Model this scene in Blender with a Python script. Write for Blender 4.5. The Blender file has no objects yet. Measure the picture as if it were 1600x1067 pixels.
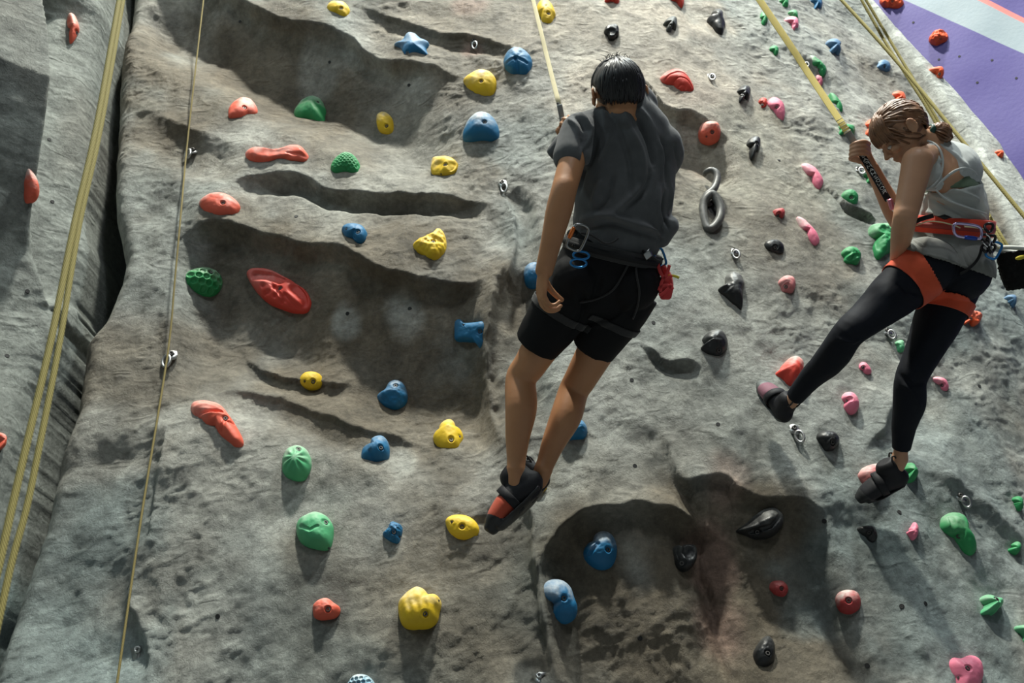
import bpy, bmesh, math, random
import numpy as np
from mathutils import Vector, Matrix, noise
from mathutils.bvhtree import BVHTree

random.seed(7)
rng = np.random.default_rng(7)
scene = bpy.context.scene
COL = scene.collection

# ------------------------------------------------------------------ camera
FPX = 1350.0                                   # focal length in pixels of the 1600 px wide frame
PITCH = math.radians(32.7)
ROLL = math.radians(9.5)
CAM = np.array([0.0, 0.0, 1.6])
CF = np.array([0, math.cos(PITCH), math.sin(PITCH)])
_U0 = np.array([0, -math.sin(PITCH), math.cos(PITCH)])
_R0 = np.array([1.0, 0, 0])
CR = math.cos(ROLL)*_R0 - math.sin(ROLL)*_U0
CU = math.sin(ROLL)*_R0 + math.cos(ROLL)*_U0
cam_data = bpy.data.cameras.new('camera')
cam_data.sensor_width = 36.0
cam_data.lens = FPX/1600*36.0
cam_data.clip_start = 0.05
cam_data.dof.use_dof = True
cam_data.dof.focus_distance = 3.1
cam_data.dof.aperture_fstop = 5.0
cam = bpy.data.objects.new('camera', cam_data)
COL.objects.link(cam)
M3 = Matrix((CR, CU, -CF)).transposed()
cam.matrix_world = Matrix.Translation(Vector(CAM)) @ M3.to_4x4()
scene.camera = cam

# ------------------------------------------------------------------ exposure, world, lights
vs = scene.view_settings
vs.view_transform = 'Standard'
vs.look = 'None'
vs.gamma = 1.0
vs.use_curve_mapping = False
vs.exposure = -0.06
world = bpy.data.worlds.new('gym_air')
scene.world = world
world.use_nodes = True
world.node_tree.nodes['Background'].inputs[0].default_value = (0.62, 0.80, 0.83, 1)
world.node_tree.nodes['Background'].inputs[1].default_value = 0.035

def area_light(name, loc, target, size, power, color, size_y=None):
    ld = bpy.data.lights.new(name, 'AREA')
    ld.energy = power
    ld.color = color
    ld.size = size
    if size_y:
        ld.shape = 'RECTANGLE'
        ld.size_y = size_y
    ob = bpy.data.objects.new(name, ld)
    COL.objects.link(ob)
    ob.location = loc
    d = Vector(target) - Vector(loc)
    ob.rotation_euler = d.to_track_quat('-Z', 'Y').to_euler()
    return ob

area_light('ceiling_or_fill_lamp', (1.3, -0.7, 14.0), (0.2, 3.0, 3.8), 0.55, 2150, (0.985, 0.975, 0.87))
area_light('ceiling_or_fill_lamp', (5.2, 0.6, 13.5), (2.4, 3.6, 5.0), 1.0, 980, (0.92, 1.0, 0.97))
area_light('ceiling_or_fill_lamp', (-5.5, -3.0, 10.0), (-1.7, 2.8, 3.6), 1.2, 120, (0.74, 0.95, 1.0))
area_light('ceiling_or_fill_lamp', (3.2, -3.5, 9.5), (4.8, 5.6, 6.5), 1.0, 210, (0.92, 0.97, 1.0))
area_light('ceiling_or_fill_lamp', (-1.5, -6.5, 8.5), (0.3, 3.0, 3.8), 1.5, 75, (0.86, 0.96, 1.0))  # weak fill added from behind the camera, standing for the gym's other lamps

# ------------------------------------------------------------------ helpers
def D(px, py):
    return CF + (px-800)/FPX*CR + (533.5-py)/FPX*CU
def W(px, py, z):
    """point seen at photo pixel (px, py), z metres along the view axis"""
    return CAM + z*D(px, py)
def proj(P):
    P = np.asarray(P, float) - CAM
    z = P @ CF
    return np.stack([800+FPX*(P@CR)/z, 533.5-FPX*(P@CU)/z, z], -1)
def V(a):
    return Vector((float(a[0]), float(a[1]), float(a[2])))
def unit(a):
    a = np.asarray(a, float)
    return a/np.linalg.norm(a)
def sstep(a, b, x):
    t = np.clip((x-a)/(b-a), 0, 1)
    return t*t*(3-2*t)

def set_props(o, label=None, cat=None, group=None, kind=None):
    if label: o['label'] = label
    if cat: o['category'] = cat
    if group: o['group'] = group
    if kind: o['kind'] = kind
    return o
def link(name, me, mat=None, parent=None, smooth=True):
    o = bpy.data.objects.new(name, me)
    COL.objects.link(o)
    if mat: me.materials.append(mat)
    if smooth and len(me.polygons):
        me.polygons.foreach_set('use_smooth', [True]*len(me.polygons))
    if parent is not None:
        o.parent = parent
        o.matrix_parent_inverse = parent.matrix_world.inverted()
    return o
def empty(name, loc, label=None, cat=None, group=None):
    o = bpy.data.objects.new(name, None)
    COL.objects.link(o)
    o.location = V(loc)
    o.empty_display_size = 0.05
    o.matrix_world = Matrix.Translation(V(loc))
    return set_props(o, label, cat, group)
def mesh_from(name, verts, faces):
    me = bpy.data.meshes.new(name)
    me.from_pydata([tuple(map(float, v)) for v in verts], [], faces)
    me.update()
    return me
def mesh_np(name, verts, quads):
    me = bpy.data.meshes.new(name)
    n, q = len(verts), len(quads)
    me.vertices.add(n)
    me.vertices.foreach_set('co', np.asarray(verts, np.float32).ravel())
    me.loops.add(q*4)
    me.loops.foreach_set('vertex_index', np.asarray(quads, np.int32).ravel())
    me.polygons.add(q)
    me.polygons.foreach_set('loop_start', np.arange(0, q*4, 4, dtype=np.int32))
    me.update(calc_edges=True)
    me.validate()
    return me
def color_attr(me, name, cols):
    a = me.color_attributes.new(name, 'FLOAT_COLOR', 'POINT')
    c = np.ones((len(me.vertices), 4), np.float32)
    c[:, :cols.shape[1]] = cols
    a.data.foreach_set('color', c.ravel())

# value noise, vectorised: smooth pseudo random field over 2-D or 3-D points
def vnoise(p, seed=0):
    p = np.asarray(p, float)
    i = np.floor(p).astype(np.int64)
    f = p - i
    f = f*f*f*(f*(f*6-15)+10)
    n = p.shape[-1]
    out = np.zeros(p.shape[:-1])
    primes = (374761393, 668265263, 2147483647)
    for c in range(1 << n):
        h = np.full(p.shape[:-1], seed*1013904223 & 0x7fffffff, np.int64)
        w = np.ones(p.shape[:-1])
        for k in range(n):
            b = (c >> k) & 1
            h = (h ^ ((i[..., k]+b)*primes[k])) & 0xffffffff
            h = (h*1274126177 + 12345) & 0xffffffff
            h ^= h >> 15
            w = w*(f[..., k] if b else 1-f[..., k])
        h = (h*2246822519) & 0xffffffff
        h ^= h >> 13
        out += w*((h & 0xffff)/32768.0 - 1)
    return out
def fbm(p, octaves=4, seed=0, gain=0.5):
    s, a = 0, 1.0
    for k in range(octaves):
        s = s + a*vnoise(np.asarray(p)*(2**k), seed+k*17)
        a *= gain
    return s

# ------------------------------------------------------------------ materials
def newmat(name):
    m = bpy.data.materials.new(name)
    m.use_nodes = True
    nt = m.node_tree
    return m, nt, nt.nodes, nt.links, nt.nodes['Principled BSDF']
def nd(nodes, kind, **kw):
    n = nodes.new(kind)
    for k, v in kw.items():
        if k.startswith('i_'):
            n.inputs[k[2:].replace('_', ' ')].default_value = v
        else:
            setattr(n, k, v)
    return n
def plain(name, col, rough=0.6, metal=0.0, bump=0.0, bscale=200.0, var=0.0, vscale=8.0, spec=0.5, sss=0.0, coat=0.0):
    m, nt, N, L, b = newmat(name)
    b.inputs['Base Color'].default_value = (*col, 1)
    b.inputs['Roughness'].default_value = rough
    b.inputs['Metallic'].default_value = metal
    b.inputs['Specular IOR Level'].default_value = spec
    if coat: b.inputs['Coat Weight'].default_value = coat
    if sss:
        b.inputs['Subsurface Weight'].default_value = sss
        b.inputs['Subsurface Radius'].default_value = (0.012, 0.005, 0.003)
        b.inputs['Subsurface Scale'].default_value = 1.0
    tc = nd(N, 'ShaderNodeTexCoord')
    if var:
        n = nd(N, 'ShaderNodeTexNoise', i_Scale=vscale, i_Detail=4.0)
        L.new(tc.outputs['Object'], n.inputs['Vector'])
        mx = nd(N, 'ShaderNodeMix', data_type='RGBA')
        mx.inputs['A'].default_value = (*[c*(1-var) for c in col], 1)
        mx.inputs['B'].default_value = (*[min(1, c*(1+var)) for c in col], 1)
        L.new(n.outputs['Fac'], mx.inputs['Factor'])
        L.new(mx.outputs['Result'], b.inputs['Base Color'])
    if bump:
        n = nd(N, 'ShaderNodeTexNoise', i_Scale=bscale, i_Detail=3.0)
        L.new(tc.outputs['Object'], n.inputs['Vector'])
        bp = nd(N, 'ShaderNodeBump', i_Strength=bump, i_Distance=0.002)
        L.new(n.outputs['Fac'], bp.inputs['Height'])
        L.new(bp.outputs['Normal'], b.inputs['Normal'])
    return m

def plaster_material():
    m, nt, N, L, b = newmat('rough_plaster')
    b.inputs['Roughness'].default_value = 0.62
    b.inputs['Specular IOR Level'].default_value = 0.35
    tc = nd(N, 'ShaderNodeTexCoord')
    at = nd(N, 'ShaderNodeVertexColor', layer_name='tone')
    # mottled value
    n1 = nd(N, 'ShaderNodeTexNoise', i_Scale=7.0, i_Detail=8.0, i_Roughness=0.68, i_Distortion=0.6)
    L.new(tc.outputs['Object'], n1.inputs['Vector'])
    r1 = nd(N, 'ShaderNodeMapRange')
    r1.inputs['From Min'].default_value = 0.3; r1.inputs['From Max'].default_value = 0.72
    r1.inputs['To Min'].default_value = 0.60; r1.inputs['To Max'].default_value = 1.40
    L.new(n1.outputs['Fac'], r1.inputs['Value'])
    n2 = nd(N, 'ShaderNodeTexNoise', i_Scale=42.0, i_Detail=6.0, i_Roughness=0.7)
    L.new(tc.outputs['Object'], n2.inputs['Vector'])
    r2 = nd(N, 'ShaderNodeMapRange')
    r2.inputs['From Min'].default_value = 0.3; r2.inputs['From Max'].default_value = 0.7
    r2.inputs['To Min'].default_value = 0.74; r2.inputs['To Max'].default_value = 1.26
    L.new(n2.outputs['Fac'], r2.inputs['Value'])
    mu = nd(N, 'ShaderNodeMath', operation='MULTIPLY')
    L.new(r1.outputs['Result'], mu.inputs[0]); L.new(r2.outputs['Result'], mu.inputs[1])
    vm = nd(N, 'ShaderNodeVectorMath', operation='SCALE')
    L.new(at.outputs['Color'], vm.inputs[0]); L.new(mu.outputs[0], vm.inputs['Scale'])
    L.new(vm.outputs['Vector'], b.inputs['Base Color'])
    # wrinkled trowel marks: stretched distorted noise plus short cracks
    mp = nd(N, 'ShaderNodeMapping')
    mp.inputs['Scale'].default_value = (1.0, 1.0, 1.9)
    mp.inputs['Rotation'].default_value = (0, 0.35, 0)
    L.new(tc.outputs['Object'], mp.inputs['Vector'])
    n3 = nd(N, 'ShaderNodeTexNoise', i_Scale=9.0, i_Detail=12.0, i_Roughness=0.80, i_Distortion=1.2)
    L.new(mp.outputs['Vector'], n3.inputs['Vector'])
    n3.noise_type = 'RIDGED_MULTIFRACTAL' if 'RIDGED_MULTIFRACTAL' in [e.identifier for e in n3.bl_rna.properties['noise_type'].enum_items] else n3.noise_type
    n4 = nd(N, 'ShaderNodeTexNoise', i_Scale=75.0, i_Detail=8.0, i_Roughness=0.78, i_Distortion=0.5)
    L.new(tc.outputs['Object'], n4.inputs['Vector'])
    b1 = nd(N, 'ShaderNodeBump', i_Strength=0.75, i_Distance=0.0125)
    n5 = nd(N, 'ShaderNodeTexNoise', i_Scale=3.5, i_Detail=3.0)
    L.new(tc.outputs['Object'], n5.inputs['Vector'])
    r5 = nd(N, 'ShaderNodeMapRange')
    r5.inputs['From Min'].default_value = 0.38; r5.inputs['From Max'].default_value = 0.62
    r5.inputs['To Min'].default_value = 0.25; r5.inputs['To Max'].default_value = 1.0
    L.new(n5.outputs['Fac'], r5.inputs['Value'])
    L.new(r5.outputs['Result'], b1.inputs['Strength'])
    L.new(n3.outputs['Fac'], b1.inputs['Height'])
    b2 = nd(N, 'ShaderNodeBump', i_Strength=1.0, i_Distance=0.009)
    L.new(n4.outputs['Fac'], b2.inputs['Height'])
    L.new(b1.outputs['Normal'], b2.inputs['Normal'])
    L.new(b2.outputs['Normal'], b.inputs['Normal'])
    return m
M_PLASTER = plaster_material()

# ------------------------------------------------------------------ the climbing wall
Y0 = 3.10
def Yb(x):
    x = np.asarray(x, float)
    return Y0 + .06*x + 0.17*np.maximum(0, np.minimum(x, 1.6)-.4)**2 + np.maximum(0, x-1.6)*.41
def Yb_s(x):
    h = 1e-3
    return (Yb(x+h)-Yb(x-h))/(2*h)
def on_base(px, py, fy=Yb):
    """photo pixel -> point (x, z) of the smooth base surface y = fy(x)"""
    d = D(px, py)
    lo, hi = 0.3, 30.0
    for _ in range(50):
        m = (lo+hi)/2
        p = CAM + m*d
        if p[1] > fy(p[0]): hi = m
        else: lo = m
    return CAM + lo*d
def line2(pts, fy=Yb):
    out = []
    for px, py in pts:
        p = on_base(px, py, fy)
        out.append((p[0], p[2]))
    return np.array(out)

def dist_poly(U, Vv, P):
    """signed distance (positive to the right hand of travel), arc position, total length"""
    best = np.full(U.shape, 1e9); sd = np.zeros(U.shape); ar = np.zeros(U.shape)
    acc = 0.0
    for (ax, ay), (bx, by) in zip(P[:-1], P[1:]):
        dx, dy = bx-ax, by-ay
        l2 = dx*dx+dy*dy; l = math.sqrt(l2)
        t = np.clip(((U-ax)*dx+(Vv-ay)*dy)/l2, 0, 1)
        qx, qy = ax+t*dx, ay+t*dy
        d = np.hypot(U-qx, Vv-qy)
        side = -(dx*(Vv-qy)-dy*(U-qx))
        m = d < best
        best = np.where(m, d, best)
        sd = np.where(m, np.where(side >= 0, d, -d), sd)
        ar = np.where(m, acc+t*l, ar)
        acc += l
    return sd, ar, acc
def smooth_poly(P, n=6):
    P = np.asarray(P, float)
    if len(P) < 3: return P
    out = []
    for i in range(len(P)-1):
        p0 = P[max(i-1, 0)]; p1 = P[i]; p2 = P[i+1]; p3 = P[min(i+2, len(P)-1)]
        for k in range(n):
            t = k/n
            out.append(0.5*((2*p1)+(-p0+p2)*t+(2*p0-5*p1+4*p2-p3)*t*t+(-p0+3*p1-3*p2+p3)*t**3))
    out.append(P[-1])
    return np.array(out)

# (photo polyline, depth of the recess on the right-hand side, how far it reaches, lip swell, swell reach, lip width, end taper)
LEDGES = [
 # upper brown hollow under the big shelf
 ('v', [(170,-110),(250,-60),(330,-25),(400,13),(444,32),(494,47),(545,62),(572,82),(610,96),(680,110),(740,125)], .19, .95, .03, .3, .05, .22),
 ('v', [(205,150),(250,180),(300,200),(350,215),(400,230)], .03, .4, .03, .2, .12, .4),
 # lens shaped slot under the long coral hold
 ('v', [(345,292),(365,280),(385,273),(420,268),(470,272),(510,290),(560,298),(640,298),(720,303),(785,316)], .085, .15, .02, .10, .012, .25),
 # long middle roof
 ('v', [(270,380),(310,355),(350,348),(420,366),(480,383),(540,395),(590,425),(640,436),(700,442),(735,440),(770,430)], .18, 1.10, .035, .22, .06, .12),
 # small shelves under the middle hollow
 ('v', [(340,510),(358,518),(385,545),(430,570),(480,578),(560,582)], .028, .10, .02, .08, .012, .35),
 ('v', [(300,630),(350,604),(380,600),(440,612),(500,634),(560,660),(620,668),(700,690)], .03, .22, .02, .14, .03, .3),
 # arched hollow low down
 ('v', [(832,960),(840,890),(855,858),(888,820),(920,797),(960,790),(1000,788),(1030,790),(1068,799),(1110,815),(1150,835)], .15, 1.45, .045, .10, .04, .2),
 # stepped shelf
 ('v', [(1035,690),(1045,720),(1062,743),(1085,748),(1135,745),(1150,760),(1180,775),(1215,780),(1262,786),(1300,800)], .13, .9, .02, .12, .03, .16),
 ('h', [(1110,800),(1085,760),(1062,743),(1045,700),(1030,658)], .022, .20, .01, .06, .010, .2),
 # fin
 ('v', [(992,530),(1002,537),(1040,565),(1078,568),(1100,575)], .03, .075, .02, .06, .010, .3),
 # shelf beside the man's shoulder
 ('v', [(960,95),(985,108),(1008,128),(1030,158),(1050,170),(1080,175),(1098,186),(1120,200),(1150,215)], .12, .55, .03, .15, .03, .3),
 # low broken edge at the lower left, recess to its left
 ('h', [(240,1080),(225,990),(204,940),(215,880),(240,830),(250,760),(262,700),(268,660)], .04, .55, .012, .05, .010, .15),
 # ridge across the top
 ('v', [(545,12),(600,28),(650,42),(700,58),(745,62),(800,80),(850,82)], .035, .16, .02, .1, .02, .3),
 # little shelf under a green hold
 ('v', [(1290,290),(1300,300),(1315,322),(1335,335),(1362,347)], .04, .07, .025, .05, .012, .2),
 # scoop with its recess on the far side
 ('H', [(1350,720),(1362,686),(1382,668),(1388,640),(1395,612),(1402,575)], .06, .4, .02, .1, .04, .45),
 ('h', [(1470,1100),(1455,1040),(1430,960),(1412,880),(1395,810),(1370,760)], .045, .35, -.01, .1, .02, .2),
 # vertical rib low down
 ('h', [(1165,1100),(1150,1020),(1132,905),(1112,870),(1108,800),(1105,745)], .03, .16, .018, .06, .012, .2),
 # corner below the man's feet
 ('h', [(868,1080),(855,1000),(842,930),(836,880),(832,820),(815,760)], .05, .25, .025, .05, .012, .2),
 # bright ridge and the deep groove under it
 ('H', [(778,480),(795,425),(805,385),(803,345),(795,310),(775,285)], .05, .14, .03, .06, .015, .2),
 ('H', [(790,700),(768,628),(760,560),(762,500),(772,452),(790,400)], .10, .30, .02, .08, .025, .25),
 ('v', [(1420,725),(1440,730),(1480,742),(1530,780),(1600,835),(1660,880)], .02, .3, .02, .2, .08, .4),
 ('v', [(1140,-60),(1160,-30),(1180,40),(1215,75),(1270,110),(1330,140)], .03, .4, .02, .2, .10, .45),
]
LEDGES = [(k, smooth_poly(line2(p), 5), *r) for k, p, *r in LEDGES]
RIGHT_EDGE = line2([(1290,-90),(1357,0),(1400,50),(1450,105),(1500,160),(1560,232),(1600,300),(1650,400),(1700,520)])
STRIP_IN = line2([(1285,-90),(1350,0),(1392,60),(1440,120),(1480,175),(1520,235),(1545,290),(1585,380),(1640,500)])
CRACK_R = line2([(205,-90),(196,-10),(190,40),(178,130),(172,200),(172,330),(187,400),(181,440),(150,500),(122,535),(112,640),(78,720),(52,830),(24,900),(0,960),(-40,1100)])
CRACK_L = line2([(186,-90),(178,-10),(166,120),(161,200),(150,290),(159,330),(166,365),(160,410),(142,470),(116,530),(92,570),(66,610),(36,700),(10,820),(-24,900),(-58,960),(-100,1100)])
def edge_at(P, z):
    o = np.argsort(P[:, 1])
    return np.interp(z, P[o, 1], P[o, 0])

def ledge(kind, P, X, Z, wob, d, reach, lip, lipreach, lw, tap):
    i = 0 if kind == 'v' else 1
    o = np.argsort(P[:, i]); q = P[o]
    t = X if i == 0 else Z
    y = np.interp(t, q[:, i], q[:, 1-i])
    s = (y-Z) if kind == 'v' else ((y-X) if kind == 'h' else (X-y))
    s = s+wob
    lo, hi = q[0, i], q[-1, i]
    tp = max(0.03, tap*(hi-lo))
    w = sstep(lo, lo+tp, t)*sstep(hi, hi-tp, t)
    sp = np.maximum(s, 0)
    if lw >= .03:      # leaning facet: small step at the lip, then a long slope away, then back out
        rise = .22*(1-np.exp(-sp/.02)) + .78*np.clip(sp/(reach*.5), 0, 1)**.85
    else:
        rise = 1-np.exp(-sp/(2.2*lw))
    rec = np.where(s > 0, -d*rise*(1-sstep(.42, 1, s/reach)), 0)
    up = np.where(s <= 0, lip*np.exp(np.minimum(s, 0)/lipreach), lip*(1-sstep(0, lw, s)))
    return w*(rec+up)
def relief(X, Z):
    h = 0.034*fbm(np.stack([X*1.5+3, Z*1.3], -1), 3, 5)
    h += 0.011*fbm(np.stack([X*6.5, Z*5.0], -1), 3, 11)
    # creases: ridged noise, direction warped
    wx = X + 0.05*fbm(np.stack([X*4, Z*4], -1), 2, 31); wz = Z + 0.05*fbm(np.stack([X*4, Z*4], -1), 2, 37)
    r = 1-np.abs(fbm(np.stack([wx*9+wz*3, wz*17-wx*4], -1), 3, 23))
    patch = sstep(-.35, .55, fbm(np.stack([X*2.2, Z*2.2], -1), 2, 41))
    h += 0.0062*patch*np.clip(r, 0, 1)**4
    r2 = 1-np.abs(fbm(np.stack([wx*24-wz*9, wz*30], -1), 2, 53))
    h += 0.0013*patch*np.clip(r2, 0, 1)**4
    h += 0.0019*fbm(np.stack([X*33, Z*38], -1), 3, 77, .6)
    wob = 0.008*fbm(np.stack([X*14, Z*14], -1), 2, 61)
    for kind, P, d, reach, lip, lipreach, lw, tap in LEDGES:
        h += ledge(kind, P, X, Z, wob, d, reach, lip, lipreach, lw, tap)
    return h

DZ = 0.0085
zs = np.concatenate([np.linspace(0, 2.0, 14), np.arange(2.012, 7.9, DZ)])
u1 = np.arange(0, 1.0001, 0.0085/4.75)
def build_main_wall():
    ZZ, UU = np.meshgrid(zs, u1, indexing='ij')
    xl = edge_at(CRACK_R, ZZ); xr = edge_at(RIGHT_EDGE, ZZ)
    X = xl + (xr-xl)*UU
    s = Yb_s(X)
    nx, ny = s/np.sqrt(1+s*s), -1/np.sqrt(1+s*s)
    h = relief(X, ZZ)
    # rolled border into the crack on one side, rounded border on the other
    dl = X-xl
    h += -0.10*np.clip(1-dl/0.10, 0, 1)**2.2
    dr = xr-X
    strip = edge_at(STRIP_IN, ZZ)
    k = sstep(-0.03, 0.03, X-strip)
    h = h*(1-0.65*k) + k*0.0
    h += k*0.05 - 0.05*np.clip(1-dr/0.05, 0, 1)**2
    PX = X+nx*h; PY = Yb(X)+ny*h
    # extra columns that wrap both borders back into depth
    def wrap(side, col, n=7):
        xs, ys = [], []
        for i in range(1, n+1):
            t = i/n
            if side < 0: xs.append(PX[:, col]-0.03*math.sin(t*1.5)+0.0*t); ys.append(PY[:, col]+0.55*t**1.3)
            else: xs.append(PX[:, col]+0.02*math.sin(t*3)-0.25*t); ys.append(PY[:, col]+0.45*t)
        return np.stack(xs, 1), np.stack(ys, 1)
    lx, ly = wrap(-1, 0); rx, ry = wrap(1, -1)
    PX2 = np.concatenate([lx[:, ::-1], PX, rx], 1); PY2 = np.concatenate([ly[:, ::-1], PY, ry], 1)
    n, mcols = PX2.shape
    ZZ2 = np.repeat(zs[:, None], mcols, 1)
    co = np.stack([PX2, PY2, ZZ2], -1).reshape(-1, 3)
    idx = np.arange(n*mcols).reshape(n, mcols)
    q = np.stack([idx[:-1, :-1], idx[:-1, 1:], idx[1:, 1:], idx[1:, :-1]], -1).reshape(-1, 4)
    me = mesh_np('wall_front', co, q)
    # pigment: grey green plaster, warm brown patches, cool patches, rust and chalk stains
    Xf, Zf = PX2, ZZ2
    base = np.empty((n, mcols, 3)); base[:] = (0.315, 0.312, 0.278)
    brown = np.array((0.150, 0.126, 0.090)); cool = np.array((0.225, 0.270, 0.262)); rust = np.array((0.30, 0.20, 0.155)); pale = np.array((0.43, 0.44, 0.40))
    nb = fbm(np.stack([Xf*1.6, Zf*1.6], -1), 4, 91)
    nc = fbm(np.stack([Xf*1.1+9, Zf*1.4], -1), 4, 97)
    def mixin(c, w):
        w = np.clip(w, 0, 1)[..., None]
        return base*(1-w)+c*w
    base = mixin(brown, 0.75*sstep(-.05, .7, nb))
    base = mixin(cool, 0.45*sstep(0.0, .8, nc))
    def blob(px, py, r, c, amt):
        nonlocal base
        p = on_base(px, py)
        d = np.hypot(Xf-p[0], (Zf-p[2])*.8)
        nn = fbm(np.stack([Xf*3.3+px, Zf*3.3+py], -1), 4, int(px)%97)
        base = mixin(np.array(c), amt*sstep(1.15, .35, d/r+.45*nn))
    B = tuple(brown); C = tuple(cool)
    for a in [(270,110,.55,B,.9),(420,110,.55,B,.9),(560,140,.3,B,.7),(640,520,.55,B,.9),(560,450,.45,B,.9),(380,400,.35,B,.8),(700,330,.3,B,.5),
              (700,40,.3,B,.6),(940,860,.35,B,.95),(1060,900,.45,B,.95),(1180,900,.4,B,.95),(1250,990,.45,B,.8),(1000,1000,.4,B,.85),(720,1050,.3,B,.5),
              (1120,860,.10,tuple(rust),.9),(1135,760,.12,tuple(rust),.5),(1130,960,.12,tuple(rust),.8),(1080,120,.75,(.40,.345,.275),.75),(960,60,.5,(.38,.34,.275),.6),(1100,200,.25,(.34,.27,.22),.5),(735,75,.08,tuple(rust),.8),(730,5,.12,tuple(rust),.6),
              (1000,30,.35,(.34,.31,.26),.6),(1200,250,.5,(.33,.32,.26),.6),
              (60,1000,.5,C,.8),(120,880,.4,C,.6),(1400,760,.35,C,.95),(1440,900,.5,C,.9),(1500,700,.6,C,.7),(1420,400,.5,C,.45),(800,230,.2,C,.5),(1560,480,.6,C,.7),
              (810,350,.2,C,.6),(1000,640,.3,tuple(pale*.85),.5),(900,690,.3,tuple(pale*.85),.4),(640,220,.35,tuple(pale*.85),.5),(520,345,.3,tuple(pale*.8),.5),(1280,560,.5,tuple(pale*.85),.5),(1250,100,.5,tuple(pale*.9),.5),(1300,180,.5,tuple(pale*.85),.5),(528,487,.07,tuple(pale),.7),(628,475,.09,tuple(pale),.7),(500,78,.13,tuple(pale),.6),(622,705,.07,tuple(pale),.5),(1000,895,.12,tuple(pale*.8),.6),(325,955,.12,tuple(pale),.6),(1530,590,.15,tuple(pale),.5)]:
        blob(*a)
    ks = sstep(-0.03, 0.03, Xf-edge_at(STRIP_IN, Zf))
    dk = ks*0
    base = base*(1-ks[..., None]) + ks[..., None]*np.array((0.50, 0.52, 0.48))
    base *= (1+0.16*fbm(np.stack([Xf*5, Zf*5], -1), 4, 71))[..., None]
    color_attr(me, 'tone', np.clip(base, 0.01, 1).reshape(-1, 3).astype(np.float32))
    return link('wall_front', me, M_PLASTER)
wall_front = set_props(build_main_wall(), kind='structure')

# buttress: the wall that comes towards the camera on the near side of the crack
def Yl(x):
    x = np.asarray(x, float)
    return 3.02 + 1.15*(x+1.75) + 0.0*x
LL = [(smooth_poly(line2(p, Yl), 4), *r) for p, *r in [
 ([(88,485),(62,440),(48,385),(44,330),(42,250),(36,150),(22,60),(12,-60)], .10, .45, .05, .2, .012, .08),
 ([(20,-20),(28,12),(45,22),(58,-10)], .05, .1, .0, .1, .01, .1),
 ([(95,470),(120,500),(135,460)], .03, .1, .01, .1, .02, .1),
]]
def build_buttress():
    global LEDGES
    ZZ, UU = np.meshgrid(zs, np.linspace(0, 1, 230), indexing='ij')
    xr = edge_at(line2([(186,-90),(178,-10),(166,120),(161,200),(150,290),(159,330),(166,365),(160,410),(142,470),(116,530),(92,570),(66,610),(36,700),(10,820),(-24,900),(-58,960),(-100,1100)], Yl), ZZ)
    X = -3.1 + (xr+3.1)*UU**0.9
    keep, LEDGES = LEDGES, []
    h = relief(X+20, ZZ)*0.8
    h -= 0
    h2 = np.zeros_like(X)
    for P, d, reach, lip, lr, lw, tap in LL:
        s, a, T = dist_poly(X, ZZ, P)
        s = s+0.008*fbm(np.stack([X*14, ZZ*14], -1), 2, 61)
        tp = tap*T
        w = sstep(0, tp, a)*sstep(0, tp, T-a)
        h2 += w*np.where(s > 0, -d*sstep(0, lw, s)*(1-sstep(.15, 1, s/reach))+lip*(1-sstep(0, lw, s)), lip*np.exp(np.minimum(s, 0)/lr))
    h += h2
    q = LL[0][0]; o_ = np.argsort(q[:, 1]); xl_ = np.interp(ZZ, q[o_, 1], q[o_, 0])
    h += sstep(0.0, .03, xl_-X)*.5*np.clip(ZZ-4.1, 0, .75)
    LEDGES = keep
    n = np.array([1.15, -1.0]); n /= np.linalg.norm(n)
    dr = xr-X
    h += -0.09*np.clip(1-dr/0.09, 0, 1)**2
    PX = X+n[0]*h; PY = Yl(X)+n[1]*h
    xs = [PX]; ys = [PY]
    for i in range(1, 9):
        t = i/8
        xs.append((PX[:, -1]-0.02*t)[:, None]); ys.append((PY[:, -1]+0.8*t)[:, None])
    PX = np.concatenate(xs, 1); PY = np.concatenate(ys, 1)
    r, c = PX.shape
    Z2 = np.repeat(zs[:, None], c, 1)
    idx = np.arange(r*c).reshape(r, c)
    q = np.stack([idx[:-1, :-1], idx[:-1, 1:], idx[1:, 1:], idx[1:, :-1]], -1).reshape(-1, 4)
    me = mesh_np('wall_left', np.stack([PX, PY, Z2], -1).reshape(-1, 3), q)
    base = np.empty((r, c, 3)); base[:] = (0.225, 0.245, 0.225)
    nb = fbm(np.stack([PX*2.6, Z2*1.2], -1), 4, 191)
    w = (0.6*sstep(0, .8, nb))[..., None]
    base = base*(1-w)+np.array((0.17, 0.165, 0.14))*w
    nb = fbm(np.stack([PX*3+5, Z2*1.1], -1), 4, 199)
    w = (0.7*sstep(0.1, .8, nb))[..., None]
    base = base*(1-w)+np.array((0.19, 0.27, 0.27))*w
    color_attr(me, 'tone', base.reshape(-1, 3).astype(np.float32))
    return link('wall_left', me, M_PLASTER)
wall_left = set_props(build_buttress(), kind='structure')

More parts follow.
